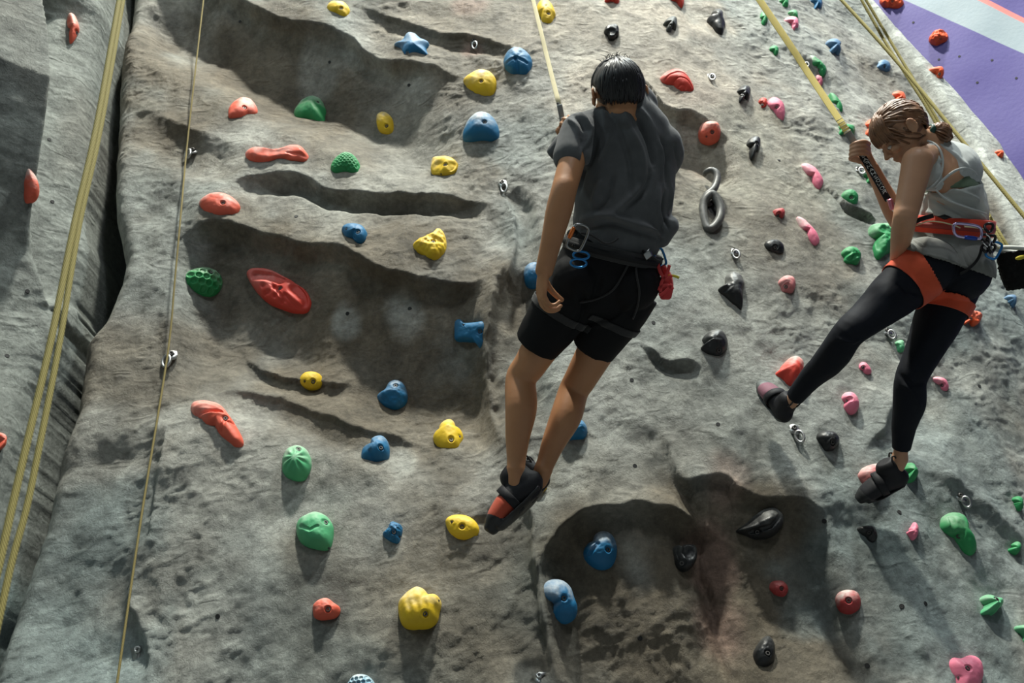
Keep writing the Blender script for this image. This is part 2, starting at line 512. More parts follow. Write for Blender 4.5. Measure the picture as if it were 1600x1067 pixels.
# purple painted wall further back
def purple_material(org, ax, az):
    m, nt, N, L, b = newmat('painted_panel')
    b.inputs['Roughness'].default_value = 0.55
    tc = nd(N, 'ShaderNodeTexCoord')
    sp = nd(N, 'ShaderNodeSeparateXYZ')
    L.new(tc.outputs['Object'], sp.inputs[0])
    def above(p, q, soft=0.004):
        # 1 above the line through p and q (x, z of the panel), 0 below
        k = (q[1]-p[1])/(q[0]-p[0])
        a = nd(N, 'ShaderNodeMath', operation='MULTIPLY'); a.inputs[1].default_value = -k
        L.new(sp.outputs['X'], a.inputs[0])
        c = nd(N, 'ShaderNodeMath', operation='ADD'); L.new(a.outputs[0], c.inputs[0]); L.new(sp.outputs['Z'], c.inputs[1])
        r = nd(N, 'ShaderNodeMapRange'); c0 = p[1]-k*p[0]
        r.inputs['From Min'].default_value = c0-soft; r.inputs['From Max'].default_value = c0+soft
        L.new(c.outputs[0], r.inputs['Value'])
        return r.outputs['Result']
    n = nd(N, 'ShaderNodeTexNoise', i_Scale=2.2, i_Detail=7.0, i_Roughness=0.65)
    L.new(tc.outputs['Object'], n.inputs['Vector'])
    def two(c1, c2):
        x = nd(N, 'ShaderNodeMix', data_type='RGBA'); x.inputs['A'].default_value = (*c1, 1); x.inputs['B'].default_value = (*c2, 1)
        L.new(n.outputs['Fac'], x.inputs['Factor']); return x.outputs['Result']
    purple = two((.034, .022, .185), (.080, .058, .26)); grey = two((.20, .27, .32), (.34, .40, .42)); red = two((.75, .16, .14), (.8, .2, .18))
    def pick(f, a, c):
        x = nd(N, 'ShaderNodeMix', data_type='RGBA'); L.new(f, x.inputs['Factor']); L.new(a, x.inputs['A']); L.new(c, x.inputs['B']); return x.outputs['Result']
    col = pick(above(org(1412, 0), org(1600, 82)), purple, grey)
    col = pick(above(org(1528, 0), org(1600, 34)), col, red)
    col = pick(above(org(1545, 0), org(1600, 26)), col, purple)
    L.new(col, b.inputs['Base Color'])
    n4 = nd(N, 'ShaderNodeTexNoise', i_Scale=40.0, i_Detail=5.0)
    L.new(tc.outputs['Object'], n4.inputs['Vector'])
    b2 = nd(N, 'ShaderNodeBump', i_Strength=0.25, i_Distance=0.004)
    L.new(n4.outputs['Fac'], b2.inputs['Height']); L.new(b2.outputs['Normal'], b.inputs['Normal'])
    return m
PO = W(1500, 100, 6.2)                          # a point on the panel
PN = unit([-0.45, -1.0, -0.12]); PXa = unit(np.cross([0, 0, 1], -PN)); 
if PXa[0] < 0: PXa = -PXa
PZa = np.cross(PXa, -PN); PZa = PZa if PZa[2] > 0 else -PZa
def on_panel(px, py):
    d = D(px, py); t = ((PO-CAM)@PN)/(d@PN); q = CAM+t*d-PO
    return (q@PXa, q@PZa)
def build_purple():
    nx_, nz_ = 120, 120
    xs = np.linspace(-2.6, 2.6, nx_); zz = np.linspace(-5.0, 3.0, nz_)
    X, Z = np.meshgrid(xs, zz)
    Yd = 0.02*fbm(np.stack([X, Z], -1), 3, 8)
    co = np.stack([X, Yd, Z], -1).reshape(-1, 3)
    idx = np.arange(nx_*nz_).reshape(nz_, nx_)
    q = np.stack([idx[:-1, :-1], idx[:-1, 1:], idx[1:, 1:], idx[1:, :-1]], -1).reshape(-1, 4)
    me = mesh_np('wall_back', co, q)
    o = link('wall_back', me, purple_material(on_panel, None, None))
    o.matrix_world = Matrix.Translation(V(PO)) @ Matrix((PXa, -PN, PZa)).transposed().to_4x4()
    return o
wall_back = set_props(build_purple(), kind='structure')

def floor():
    s = 6
    me = mesh_from('floor', [(-s, -s, 0), (s+3, -s, 0), (s+3, s+3, 0), (-s, s+3, 0)], [(0, 1, 2, 3)])
    o = link('floor', me, plain('floor_mat', (.12, .13, .14), .8, var=.2), smooth=False)
    return set_props(o, kind='structure')
floor()
# ------------------------------------------------------------------ raycasting against the walls
def bvh_of(objs):
    vs_, fs = [], []
    for o in objs:
        me = o.data
        n = len(me.vertices); c = np.empty(n*3, np.float32); me.vertices.foreach_get('co', c); c = c.reshape(-1, 3)
        Mw = np.array(o.matrix_world)
        c = c @ Mw[:3, :3].T + Mw[:3, 3]
        l = np.empty(len(me.loops), np.int32); me.loops.foreach_get('vertex_index', l)
        fs.append(l.reshape(-1, 4)+sum(map(len, vs_))); vs_.append(c)
    return BVHTree.FromPolygons(np.concatenate(vs_).tolist(), np.concatenate(fs).tolist())
BVH_WALLS = bvh_of([wall_front, wall_left, wall_back])
BVH_FRONT = BVH_WALLS
def hit(px, py, bvh=None):
    d = unit(D(px, py))
    loc, nor, i, dist = (bvh or BVH_WALLS).ray_cast(V(CAM), V(d), 60)
    if loc is None: return None, None
    nor = np.array(nor)
    if nor @ d > 0: nor = -nor
    return np.array(loc), nor

# ------------------------------------------------------------------ climbing holds
def hold_material(name, col, rough=0.55, chalk=(0.72, 0.70, 0.64)):
    m, nt, N, L, b = newmat(name)
    b.inputs['Roughness'].default_value = rough
    b.inputs['Specular IOR Level'].default_value = 0.4
    at = nd(N, 'ShaderNodeVertexColor', layer_name='chalk')
    tc = nd(N, 'ShaderNodeTexCoord')
    n = nd(N, 'ShaderNodeTexNoise', i_Scale=55.0, i_Detail=5.0, i_Roughness=0.7)
    L.new(tc.outputs['Object'], n.inputs['Vector'])
    mu = nd(N, 'ShaderNodeMath', operation='MULTIPLY_ADD')
    L.new(n.outputs['Fac'], mu.inputs[0]); mu.inputs[1].default_value = 1.6; mu.inputs[2].default_value = -0.1
    sp = nd(N, 'ShaderNodeSeparateColor'); L.new(at.outputs['Color'], sp.inputs[0])
    m2 = nd(N, 'ShaderNodeMath', operation='MULTIPLY', use_clamp=True)
    L.new(mu.outputs[0], m2.inputs[0]); L.new(sp.outputs[0], m2.inputs[1])
    x = nd(N, 'ShaderNodeMix', data_type='RGBA')
    x.inputs['A'].default_value = (*col, 1); x.inputs['B'].default_value = (*chalk, 1)
    L.new(m2.outputs[0], x.inputs['Factor']); L.new(x.outputs['Result'], b.inputs['Base Color'])
    n4 = nd(N, 'ShaderNodeTexNoise', i_Scale=230.0, i_Detail=3.0)
    L.new(tc.outputs['Object'], n4.inputs['Vector'])
    bp = nd(N, 'ShaderNodeBump', i_Strength=0.35, i_Distance=0.0015)
    L.new(n4.outputs['Fac'], bp.inputs['Height']); L.new(bp.outputs['Normal'], b.inputs['Normal'])
    return m
HM = {
 'coral': hold_material('coral_resin', (.70, .12, .07)),
 'red': hold_material('red_resin', (.62, .055, .035)),
 'darkred': hold_material('dark_red_resin', (.40, .045, .045)),
 'orange': hold_material('orange_resin', (.80, .115, .035)),
 'green': hold_material('green_resin', (.025, .27, .085)),
 'mint': hold_material('pale_green_resin', (.08, .38, .17)),
 'blue': hold_material('blue_resin', (.010, .135, .29)),
 'greyblue': hold_material('grey_blue_resin', (.06, .16, .29)),
 'iceblue': hold_material('pale_blue_resin', (.25, .42, .52)),
 'yellow': hold_material('yellow_resin', (.75, .50, .02)),
 'pink': hold_material('pink_resin', (.80, .20, .30)),
 'rose': hold_material('rose_resin', (.58, .20, .20)),
 'black': hold_material('black_resin', (.014, .015, .016), .42, (.40, .40, .37)),
 'drab': hold_material('dark_grey_resin', (.045, .05, .048), .5, (.34, .34, .31)),
}
M_BOLT = plain('bolt_steel', (.10, .095, .09), .5, .5)
M_DARK = plain('bolt_socket', (.012, .012, .012), .7)
M_STEEL = plain('bright_steel', (.50, .50, .49), .38, 1.0)

def ring_mesh(bm, c, ax, bx, n, r0, r1, h, seg=14):
    """annulus with an inner sunk socket around point c, n outward"""
    c, ax, bx, n = map(np.asarray, (c, ax, bx, n))
    prof = [(r1, -0.002), (r1, h*.6), (r1*.86, h), (r0, h), (r0*.96, -0.001)]
    rings = []
    for r, z in prof:
        rings.append([bm.verts.new(V(c+ax*r*math.cos(t)+bx*r*math.sin(t)+n*z)) for t in np.linspace(0, 2*math.pi, seg, endpoint=False)])
    for a, b in zip(rings[:-1], rings[1:]):
        for i in range(seg):
            bm.faces.new((a[i], a[(i+1) % seg], b[(i+1) % seg], b[i]))
    return rings[-1]

def closed_catmull(P, n):
    P = np.asarray(P, float); m = len(P); out = []
    k = max(2, math.ceil(n/m))
    for i in range(m):
        p0, p1, p2, p3 = P[i-1], P[i], P[(i+1) % m], P[(i+2) % m]
        for j in range(k):
            t = j/k
            out.append(0.5*((2*p1)+(-p0+p2)*t+(2*p0-5*p1+4*p2-p3)*t*t+(-p0+3*p1-3*p2+p3)*t**3))
    out = np.array(out)
    # resample evenly
    L = np.r_[0, np.cumsum(np.linalg.norm(np.diff(np.vstack([out, out[:1]]), axis=0), axis=1))]
    tt = np.linspace(0, L[-1], n, endpoint=False)
    q = np.vstack([out, out[:1]])
    return np.stack([np.interp(tt, L, q[:, 0]), np.interp(tt, L, q[:, 1])], -1)

CHALK_AMT = {'black': .55, 'drab': .8, 'iceblue': .9}
def hold(color, poly, H, bolt=None, label='', kind='', feats=(), prof=(2.3, .62), chalk=.75, seed=None, screws=(), nrm=None, name='climbing_hold'):
    P = [tuple(map(float, t.split(','))) for t in poly.split()] if isinstance(poly, str) else poly
    P = np.array(P)
    c0 = P.mean(0)
    size_px = np.hypot(*(P.max(0)-P.min(0)))
    C, _ = hit(*c0)
    ns, ps = [], []
    for a in np.linspace(0, 2*math.pi, 8, endpoint=False):
        for rr in (.25, .45):
            q, n_ = hit(c0[0]+math.cos(a)*size_px*rr, c0[1]+math.sin(a)*size_px*rr)
            if q is not None and np.linalg.norm(q-C) < 0.4: ns.append(n_); ps.append(q)
    n = unit(np.mean(ns, 0)) if ns else unit(-D(*c0))
    if nrm is not None: n = unit(nrm)
    # plane height: through the mean of the samples so that the rim never hovers
    off = np.mean([(q-C)@n for q in ps]) if ps else 0
    C = C + n*float(np.clip(off, -.02, .02))*0.6
    up = unit(np.array([0, 0, 1.0])-n*n[2]); ri = np.cross(up, n)     # ri: to the right seen from the front
    def to_local(px, py, h=0.0):
        d = D(px, py); t = ((C+n*h-CAM)@n)/(d@n); q = CAM+t*d-C
        return np.array([q@ri, q@up])
    out = np.array([to_local(*p) for p in P])
    cl = out.mean(0)
    scale = np.linalg.norm(out-cl, axis=1).mean()
    H = H/1000.0
    # the photo outline is a silhouette: shrink the base where the dome leans over it
    dv = D(*c0); k = -np.array([dv@ri, dv@up])/(dv@n)      # apparent shift per metre of height
    k = -k
    NT = 96
    ol = closed_catmull(out, NT)
    rr = np.linspace(0, 1, 25); hh = H*(1-rr**prof[0])**prof[1]
    base = []
    for p in ol:
        v = p-cl; Rt = np.linalg.norm(v); u = v/Rt; kk = k@u
        if kk <= 0: base.append(p); continue
        lo, hi = .3*Rt, Rt
        for _ in range(18):
            m = (lo+hi)/2
            if (m*rr+hh*kk).max() > Rt: hi = m
            else: lo = m
        base.append(cl+u*lo)
    base = np.array(base)
    NR = 34
    s = (np.arange(1, NR+1)/NR)
    s = 1-(1-s)**1.25                          # denser towards the rim
    A = cl+(base-cl)[None]*s[:, None, None]    # NR x NT x 2
    S = np.repeat(s[:, None], NT, 1)
    h = H*(1-np.clip(S, 0, 1)**prof[0])**prof[1]
    A = A.reshape(-1, 2); h = h.ravel(); S = S.ravel()
    A = np.vstack([[cl], A]); h = np.r_[H, h]; S = np.r_[0, S]
    sd = seed if seed is not None else int(c0[0]*7+c0[1]*13) % 9973
    g = A/scale
    inner = sstep(1.0, .82, S)
    amp = {'rough': .10, 'smooth': .03, '': .05, 'rocky': .22}.get(kind, .03)*H
    h = h + inner*amp*fbm(np.stack([g[:, 0]*1.8, g[:, 1]*1.8], -1), 3, sd)
    ang = np.arctan2(g[:, 1]-cl[1]/scale, g[:, 0]-cl[0]/scale)
    if kind in ('honey', 'dots'):
        sp = scale*(.40 if kind == 'honey' else .21)
        row = np.round(A[:, 1]/(sp*.866)); xo = (row % 2)*.5*sp
        dx = (A[:, 0]-xo) - np.round((A[:, 0]-xo)/sp)*sp; dy = A[:, 1]-row*sp*.866
        # stretch the pattern over the steep flank
        d = np.hypot(dx, dy)/sp
        h = h - inner**.5*(.0105 if kind == 'honey' else .0055)*sstep(.46, .30, d)
    if kind == 'flutes':
        h = h*(1-.10*(.5-.5*np.cos(ang*9))*sstep(.15, .5, S))
    if kind == 'ribs':
        h = h + inner*.0020*np.sin(A[:, 0]/scale*17+.8*np.sin(A[:, 1]/scale*3))*sstep(.35, -.2, g[:, 1]-cl[1]/scale)
    if kind == 'arcs':
        d = np.hypot(A[:, 0]-cl[0], A[:, 1]-(cl[1]-scale*.9))/scale
        h = h - inner*.006*(np.abs(((d*2.1) % 1)-.5) < .12)
    if kind == 'fan':
        d = ang
        h = h + inner*.0025*np.sin(A[:, 0]/scale*12)*sstep(.2, -.3, g[:, 1]-cl[1]/scale)
    hs0 = .75*H
    for f in feats:                             # (x, y, radius px, mm) bumps and pockets; or ([points], radius, mm) grooves
        pts, r_, mm = ([f[0]] if not isinstance(f[0], (list, tuple)) else f[0]), f[-2], f[-1]
        if not isinstance(f[0], (list, tuple)): pts = [(f[0], f[1])]
        L_ = [to_local(*p, h=hs0) for p in pts]
        rm = r_*(1.25 if mm < 0 else 1)*np.linalg.norm(to_local(c0[0]+10, c0[1])-to_local(*c0))/10
        if len(L_) == 1: d = np.hypot(A[:, 0]-L_[0][0], A[:, 1]-L_[0][1])
        else:
            sg, _, _ = dist_poly(A[:, 0], A[:, 1], np.array(L_)); d = np.abs(sg)
        h = h + (mm/1000*(1.5 if mm < 0 else 1))*np.exp(-(d/rm)**4 if mm < 0 else -(d/rm)**2)*np.minimum(1, inner*1.2+ (0 if mm < 0 else .0))
    # bolt well
    wells = []
    def surf(x2):
        j = np.argmin(((A-x2)**2).sum(1)); return h[j]
    for bp_ in ([bolt] if bolt else [])+list(screws):
        hz = hs0
        for _ in range(5):
            q = to_local(*bp_, h=hz); hz = .5*hz+.5*surf(q)
        wells.append((q, bp_ is bolt))
    for q, big in wells:
        r_ = (.0115 if big else .006)
        r_ = min(r_, scale*.26)
        d = np.hypot(A[:, 0]-q[0], A[:, 1]-q[1])
        h = h - (.008 if big else .004)*sstep(r_*1.25, r_*.75, d)
    h = np.maximum(h, -.004)
    co = C + A[:, :1]*ri + A[:, 1:]*up + h[:, None]*n
    # skirt that sinks into the plaster
    rim = co[-NT:]
    sk1 = rim - n*0.006; sk2 = rim - n*0.02
    co = np.vstack([co, sk1, sk2])
    faces = [(0, 1+i, 1+(i+1) % NT) for i in range(NT)]
    for r in range(NR+1):
        a = 1+r*NT
        faces += [(a+i, a+NT+i, a+NT+(i+1) % NT, a+(i+1) % NT) for i in range(NT)]
    org = C
    me = mesh_from(name, co-org, faces)
    ch = sstep(-.1, 1.1, (g[:, 1]-cl[1]/scale)*.9+.5*S*0+.35*fbm(np.stack([g[:, 0]*2.2, g[:, 1]*2.2], -1), 3, sd+5)+.1)
    ch = np.r_[ch, ch[-NT:], ch[-NT:]]*chalk*CHALK_AMT.get(color, 1.0)
    color_attr(me, 'chalk', np.stack([ch]*3, -1).astype(np.float32))
    o = link(name, me, HM[color])
    o.matrix_world = Matrix.Translation(V(org))
    cname = {'mint': 'green', 'greyblue': 'blue', 'iceblue': 'blue', 'coral': 'coral', 'darkred': 'red', 'drab': 'black', 'rose': 'red'}.get(color, color)
    set_props(o, label, 'climbing hold', cname+' climbing holds')
    for q, big in wells:
        r_ = min((.0085 if big else .0042), scale*.19)
        hz = surf(q)
        # local surface normal by finite differences
        e = r_*1.6
        gx = (surf(q+[e, 0])-surf(q-[e, 0]))/(2*e); gy = (surf(q+[0, e])-surf(q-[0, e]))/(2*e)
        nn = unit(n - .35*np.clip(gx, -1.5, 1.5)*ri - .35*np.clip(gy, -1.5, 1.5)*up); a1 = unit(np.cross(nn, ri)); a2 = np.cross(nn, a1)
        cc = C+q[0]*ri+q[1]*up+hz*n
        bm = bmesh.new()
        last = ring_mesh(bm, cc-org, a1, a2, nn, r_*.55, r_, .0035)
        bm.faces.new(last)
        me2 = bpy.data.meshes.new('bolt'); bm.to_mesh(me2); bm.free()
        me2.materials.append(M_BOLT); me2.materials.append(M_DARK)
        me2.polygons[len(me2.polygons)-1].material_index = 1
        for p in me2.polygons[-15:]: p.material_index = 1
        b = bpy.data.objects.new('bolt' if big else 'screw', me2); COL.objects.link(b)
        b.parent = o
    return o
HOLDS = []
def H_(*a, **k): hold(*a, **k)
# -- coral and red holds of the near part of the wall
H_('coral', "107,22 115,24 121,35 124,50 118,64 109,71 106,55 105,35", 45, (120,50), 'coral teardrop hold high on the side buttress beside the thick yellow rope')
H_('coral', "40,262 50,268 58,283 61,300 57,313 48,318 38,316 36,290", 45, None, 'coral hold half hidden behind the dark fold of the side buttress')
H_('coral', "-12,680 -3,677 4,684 5,694 1,704 -10,708", 35, None, 'sliver of a coral hold cut off by the picture edge low on the side buttress')
H_('coral', "355,181 359,167 369,158 380,155 393,158 402,170 401,179 390,186 378,189 362,186", 42, (382,167), 'coral half-round hold in the brown hollow beside the green dome')
H_('coral', "383,242 390,233 402,232 420,236 440,234 458,228 470,229 477,236 483,246 479,254 465,256 440,254 415,256 393,252", 34, None, 'long lumpy coral hold shaped like a root above the thin slot', kind='rough',
   feats=[([(392,242),(420,246),(450,243)],5,7),([(400,250),(440,250),(470,250)],4,6),(470,236,9,12),(395,238,8,8),([(388,247),(420,252),(445,247)],2.5,-5),([(450,240),(478,243)],2,-4)], prof=(3,.6))
H_('coral', "311,318 322,307 335,303 352,304 366,311 375,322 371,334 358,341 340,342 322,333", 46, (348,316), 'pale coral oval hold just beside the thin rope', chalk=.9)
H_('red', "387,432 391,422 405,420 425,423 445,433 462,442 478,452 487,465 489,480 480,490 460,491 435,484 415,471 400,455", 62, (437,450), 'large bright red hold carved with long pockets and small holes', prof=(3.2,.55), chalk=.25,
   feats=[([(398,430),(420,432),(438,438)],5.5,-16),([(394,426),(425,427),(447,438)],2.0,-3),([(460,450),(474,463),(478,474)],6,-16),([(447,462),(458,474),(470,482)],2.2,-6),([(425,444),(440,462),(455,480)],1.8,-5),(412,447,3,-7),(420,457,3,-7),(431,463,3,-7),(430,449,3,-7),(441,471,3,-7),(414,459,2.6,-6)])
H_('coral', "298,637 303,629 322,628 341,633 352,642 362,656 372,670 381,688 380,697 369,699 355,689 340,681 325,668 311,655 302,648", 48, (352,652), 'coral claw hold with crossed fingers pointing down beside the thin rope', prof=(2.6,.6), chalk=.45,
   feats=[([(302,641),(325,645),(345,645)],3,-14),([(312,650),(335,648),(356,652)],5,8),([(352,664),(370,690)],7,7),([(345,672),(352,660),(364,660)],2.2,-7),([(303,634),(322,633),(340,638)],4,5)])
H_('coral', "489,955 490,945 500,937 512,935 522,942 531,949 531,959 522,967 505,970 492,966", 44, (512,951), 'small coral hold with a pointed nose low on the wall beside the big yellow one', chalk=.4)
H_('red', "943,2 950,-6 958,-9 967,-4 967,5 960,9 950,6", 35, None, 'dusty red hold cut by the top edge above the black knob', chalk=.6)
H_('red', "1045,-4 1056,-9 1067,-5 1068,8 1066,15 1055,8 1048,3", 35, None, 'small red pointed hold cut by the top edge above the black oval', chalk=.2)
H_('red', "1031,124 1040,114 1054,109 1068,113 1078,125 1084,141 1070,146 1055,142 1043,134", 46, None, 'red fan shaped hold with curved steps beside the man\'s head', kind='arcs', chalk=.55, prof=(2.2,.7))
H_('coral', "1091,208 1096,195 1108,190 1122,193 1126,208 1121,222 1107,228 1094,222", 52, (1113,206), 'round pinkish red hold off the man\'s shoulder', chalk=.7, prof=(3,.55), screws=[(1104,213)])
H_('rose', "1214,447 1218,437 1228,432 1240,437 1242,450 1235,460 1224,461 1216,455", 40, (1229,446), 'dusty rose flower shaped hold between the two climbers', feats=[(1222,450,5,8),(1228,438,5,7),(1236,448,5,7)], chalk=.5)
H_('darkred', "1205,334 1210,328 1222,327 1226,335 1220,343 1209,341", 26, (1217,334), 'tiny dark red hold between the black ring hold and the woman', chalk=.3)
H_('pink', "1245,340 1251,341 1263,352 1275,366 1280,378 1273,384 1262,373 1252,356", 26, None, 'thin pale pink pencil shaped hold above the small black oval', chalk=.8)
H_('pink', "1251,260 1258,256 1270,262 1280,273 1286,285 1281,296 1273,291 1263,277", 30, None, 'long pink slanting hold near the hand of the woman', chalk=.5)
H_('pink', "1199,160 1206,153 1215,155 1224,165 1226,179 1223,190 1213,184 1203,173", 34, (1215,166), 'bright pink pointed hold beside the yellow webbing', chalk=.25)
H_('red', "1185,160 1189,154 1197,155 1198,164 1195,170 1188,169", 22, (1192,162), 'little red knob touching the pink pointed hold', chalk=.1)
H_('pink', "1225,33 1232,27 1244,30 1247,42 1242,51 1234,46", 30, (1239,38), 'pale pink small hold high up under a green one', chalk=.8)
H_('pink', "1276,118 1283,120 1285,130 1281,136 1276,128", 16, None, 'tiny pink hold behind the yellow webbing', chalk=.5)
H_('red', "1208,585 1220,573 1233,560 1244,558 1254,568 1253,585 1244,600 1232,607 1218,597", 55, None, 'red ribbed wedge hold beside the outstretched shin of the woman', kind='fan', chalk=.85, prof=(2.2,.7))
H_('pink', "1340,574 1346,566 1354,570 1361,583 1352,585 1343,580", 22, (1350,573), 'tiny pink pointed hold between the legs of the woman', chalk=.3)
H_('pink', "1312,632 1315,620 1320,614 1329,615 1338,625 1340,640 1330,649 1316,642", 42, (1327,624), 'pink rounded hold below and between the legs of the woman', chalk=.5, feats=[(1320,620,5,6)])
H_('pink', "1456,592 1465,589 1476,594 1481,605 1478,612 1468,608", 26, (1474,601), 'pale pink hold beside the knee of the woman', chalk=.6)
H_('darkred', "1201,918 1206,909 1220,907 1229,914 1231,923 1225,932 1212,930 1204,924", 34, (1222,919), 'small dark red hold low down between black and round red holds', chalk=.15)
H_('darkred', "1305,938 1310,926 1325,921 1339,925 1345,938 1342,952 1328,960 1312,955", 42, (1326,938), 'round red button hold with a chalky top low on the brown patch', chalk=.9)
H_('rose', "1338,741 1350,730 1368,725 1377,728 1377,745 1365,762 1354,765 1343,755", 45, None, 'dusty rose wedge hold behind the lower shoe of the woman', chalk=.8, prof=(2.2,.7))
H_('pink', "1414,832 1421,825 1428,816 1434,824 1432,838 1426,845 1418,839", 24, None, 'tiny pink wedge hold beside the long green hold', chalk=.2)
H_('pink', "1480,1036 1487,1028 1500,1029 1515,1024 1528,1030 1533,1045 1532,1066 1520,1085 1500,1085 1490,1067 1482,1051", 45, (1514,1043), 'big bright pink hold cut by the bottom edge', chalk=.1, feats=[([(1502,1028),(1506,1036)],3,-5)], screws=[(1496,1059)])
# -- green
H_('green', "459,178 466,164 475,156 490,152 502,157 509,170 511,190 505,198 488,196 468,190", 62, (496,158), 'smooth green dome hold above the long coral one', chalk=.6, prof=(2,.7))
H_('green', "517,260 525,248 538,241 552,244 561,255 564,267 560,274 540,275 520,270", 48, None, 'green half dome hold covered with fine dots', kind='dots', chalk=.25)
H_('green', "286,437 292,426 305,420 320,418 336,423 346,434 347,448 338,460 322,464 302,458 289,447", 58, (331,424), 'green honeycomb hold next to the thin rope', kind='honey', chalk=.45)
H_('mint', "441,730 442,715 450,702 464,697 478,702 486,717 486,735 478,750 464,754 449,748 442,738", 66, (466,701), 'pale green fluted pumpkin hold', kind='flutes', chalk=.8, prof=(2.2,.65))
H_('mint', "463,828 467,815 478,807 495,802 510,807 519,818 522,832 521,848 515,860 500,863 482,858 468,845", 66, (508,815), 'large pale green egg shaped hold low on the wall', chalk=.6, screws=[(513,855)], prof=(2.4,.6), feats=[([(470,822),(485,830),(497,824)],2,-3)])
H_('green', "1229,24 1235,17 1243,18 1246,28 1243,34 1233,30", 28, None, 'small green hold right above the pale pink one', chalk=.3)
H_('green', "1217,3 1222,-4 1230,-2 1231,10 1225,15 1219,12", 26, None, 'green hold at the top edge beside a blue one', chalk=.3)
H_('green', "1187,28 1190,20 1198,22 1199,34 1194,42 1188,38", 26, None, 'small green hold beside the top of the yellow webbing', chalk=.2)
H_('green', "1202,76 1208,72 1216,77 1214,88 1210,89 1203,82", 24, None, 'tiny green hold by itself beside the upper webbing', chalk=.1)
H_('green', "1264,88 1270,89 1282,98 1291,110 1286,120 1278,112 1268,104", 30, (1282,106), 'green crystal shaped hold just behind the webbing', chalk=.5, kind='rough')
H_('green', "1297,146 1304,150 1314,165 1316,176 1310,176 1302,165", 24, None, 'thin green pointed hold behind the lower webbing', chalk=.1)
H_('green', "1306,205 1312,197 1325,196 1334,200 1333,212 1320,215 1309,213", 36, None, 'green lobed hold behind the end of the yellow webbing', feats=[(1313,204,5,5),(1328,203,5,5)], chalk=.2)
H_('green', "1346,280 1350,270 1362,268 1368,280 1365,290 1352,292", 34, None, 'pale green hold behind the raised forearm of the woman', chalk=.5)
H_('green', "1313,310 1318,300 1330,297 1340,305 1340,316 1333,326 1320,322", 38, (1331,308), 'green hold sitting on the little ledge below the raised hand', chalk=.2)
H_('green', "1357,365 1360,353 1375,350 1395,352 1398,380 1390,395 1373,408 1362,395 1357,380", 55, None, 'large green hold half hidden by the lowered arm of the woman', kind='rocky', chalk=.35)
H_('green', "1312,402 1317,391 1328,387 1340,392 1344,404 1338,415 1325,418 1314,412", 45, None, 'round green wrinkled hold below the large green one', kind='rough', chalk=.15, feats=[([(1318,400),(1330,402),(1340,399)],2,-5),([(1317,408),(1328,411)],2,-4)])
H_('mint', "1397,542 1401,533 1410,533 1412,548 1403,552", 22, None, 'pale green hold mostly hidden by the thigh of the woman', chalk=.4)
H_('green', "1410,745 1413,728 1422,723 1428,731 1433,742 1425,755 1413,757", 42, None, 'green wedge hold behind the heel of the lower shoe', chalk=.15, prof=(1.8,.8))
H_('green', "1466,822 1472,808 1486,801 1500,805 1506,818 1510,830 1520,848 1523,862 1514,869 1500,861 1485,850 1472,836", 52, (1501,836), 'long dark green drooping hold beside the silver hanger', chalk=.3, feats=[(1480,812,9,9),(1494,812,8,8),([(1505,845),(1517,862)],2.2,-6),([(1487,808),(1490,826)],2,-5)])
H_('green', "1576,788 1582,778 1592,776 1594,788 1593,799 1582,797", 30, None, 'small dark green hold near the edge above the green thorn', chalk=.1)
H_('green', "1572,859 1579,851 1588,846 1593,850 1593,858 1586,868 1576,866", 26, None, 'small green thorn hold above the cut green one', chalk=.2)
H_('mint', "1524,950 1527,940 1538,930 1550,934 1562,937 1561,949 1552,957 1543,970 1528,968 1523,960", 50, (1553,939), 'pale green hold made of three lobes above the pink one', feats=[(1531,958,10,12),(1541,937,8,9),(1555,943,7,9)], chalk=.4)
H_('mint', "1581,982 1592,978 1612,978 1614,1004 1600,1010 1590,998", 40, None, 'pale green hold cut by the picture edge beside the pink one', chalk=.3)
# -- yellow
H_('yellow', "511,12 516,5 528,4 540,7 547,17 544,27 535,29 520,23", 36, (533,12), 'small yellow hold on the top shelf above the blue star', chalk=.35)
H_('yellow', "724,127 735,116 750,110 765,113 775,125 775,142 769,152 752,153 738,146", 50, (752,126), 'yellow hold with a side beak between the two upper blue holds', chalk=.55)
H_('yellow', "589,185 592,178 601,175 610,181 616,192 615,207 606,212 594,207 590,197", 42, (603,196), 'small yellow oval hold alone in the upper middle', chalk=.55)
H_('yellow', "674,260 677,250 688,248 705,248 715,255 717,266 709,275 693,280 680,277 674,270", 42, (695,256), 'yellow hold with two shallow dishes like goggles', feats=[(684,260,7,-9),(707,258,7,-9)], chalk=.5, screws=[(689,271)], prof=(3,.6))
H_('yellow', "645,383 650,379 661,374 673,368 685,359 694,366 698,383 694,398 683,410 670,408 657,400 648,392", 50, (677,377), 'jagged yellow rock shaped hold on the middle roof', kind='rocky', chalk=.25, seed=3)
H_('yellow', "469,590 476,583 488,581 500,585 505,595 500,604 487,608 475,604 469,597", 30, (489,595), 'flat yellow button hold on the small ledge', screws=[(476,595)], chalk=.1)
H_('yellow', "677,682 684,677 688,665 700,658 710,662 714,673 722,677 724,688 719,702 705,707 690,704 680,695", 48, (705,685), 'yellow thumb shaped hold below the middle hollow', chalk=.35, feats=[(700,670,10,12)], screws=[(718,681)])
H_('yellow', "696,815 702,807 716,804 732,807 744,816 749,828 744,840 730,844 714,841 702,831", 34, (722,822), 'flat yellow oval hold beside the orange toed shoe', screws=[(706,815)], chalk=.1)
H_('yellow', "623,945 630,935 640,926 652,920 664,924 672,933 684,933 690,943 688,960 685,975 672,985 650,987 632,982 624,965", 78, (664,958), 'largest yellow hold, shell shaped with ribs, casting a long shadow', kind='ribs', chalk=.6, screws=[(685,938)], prof=(3,.5))
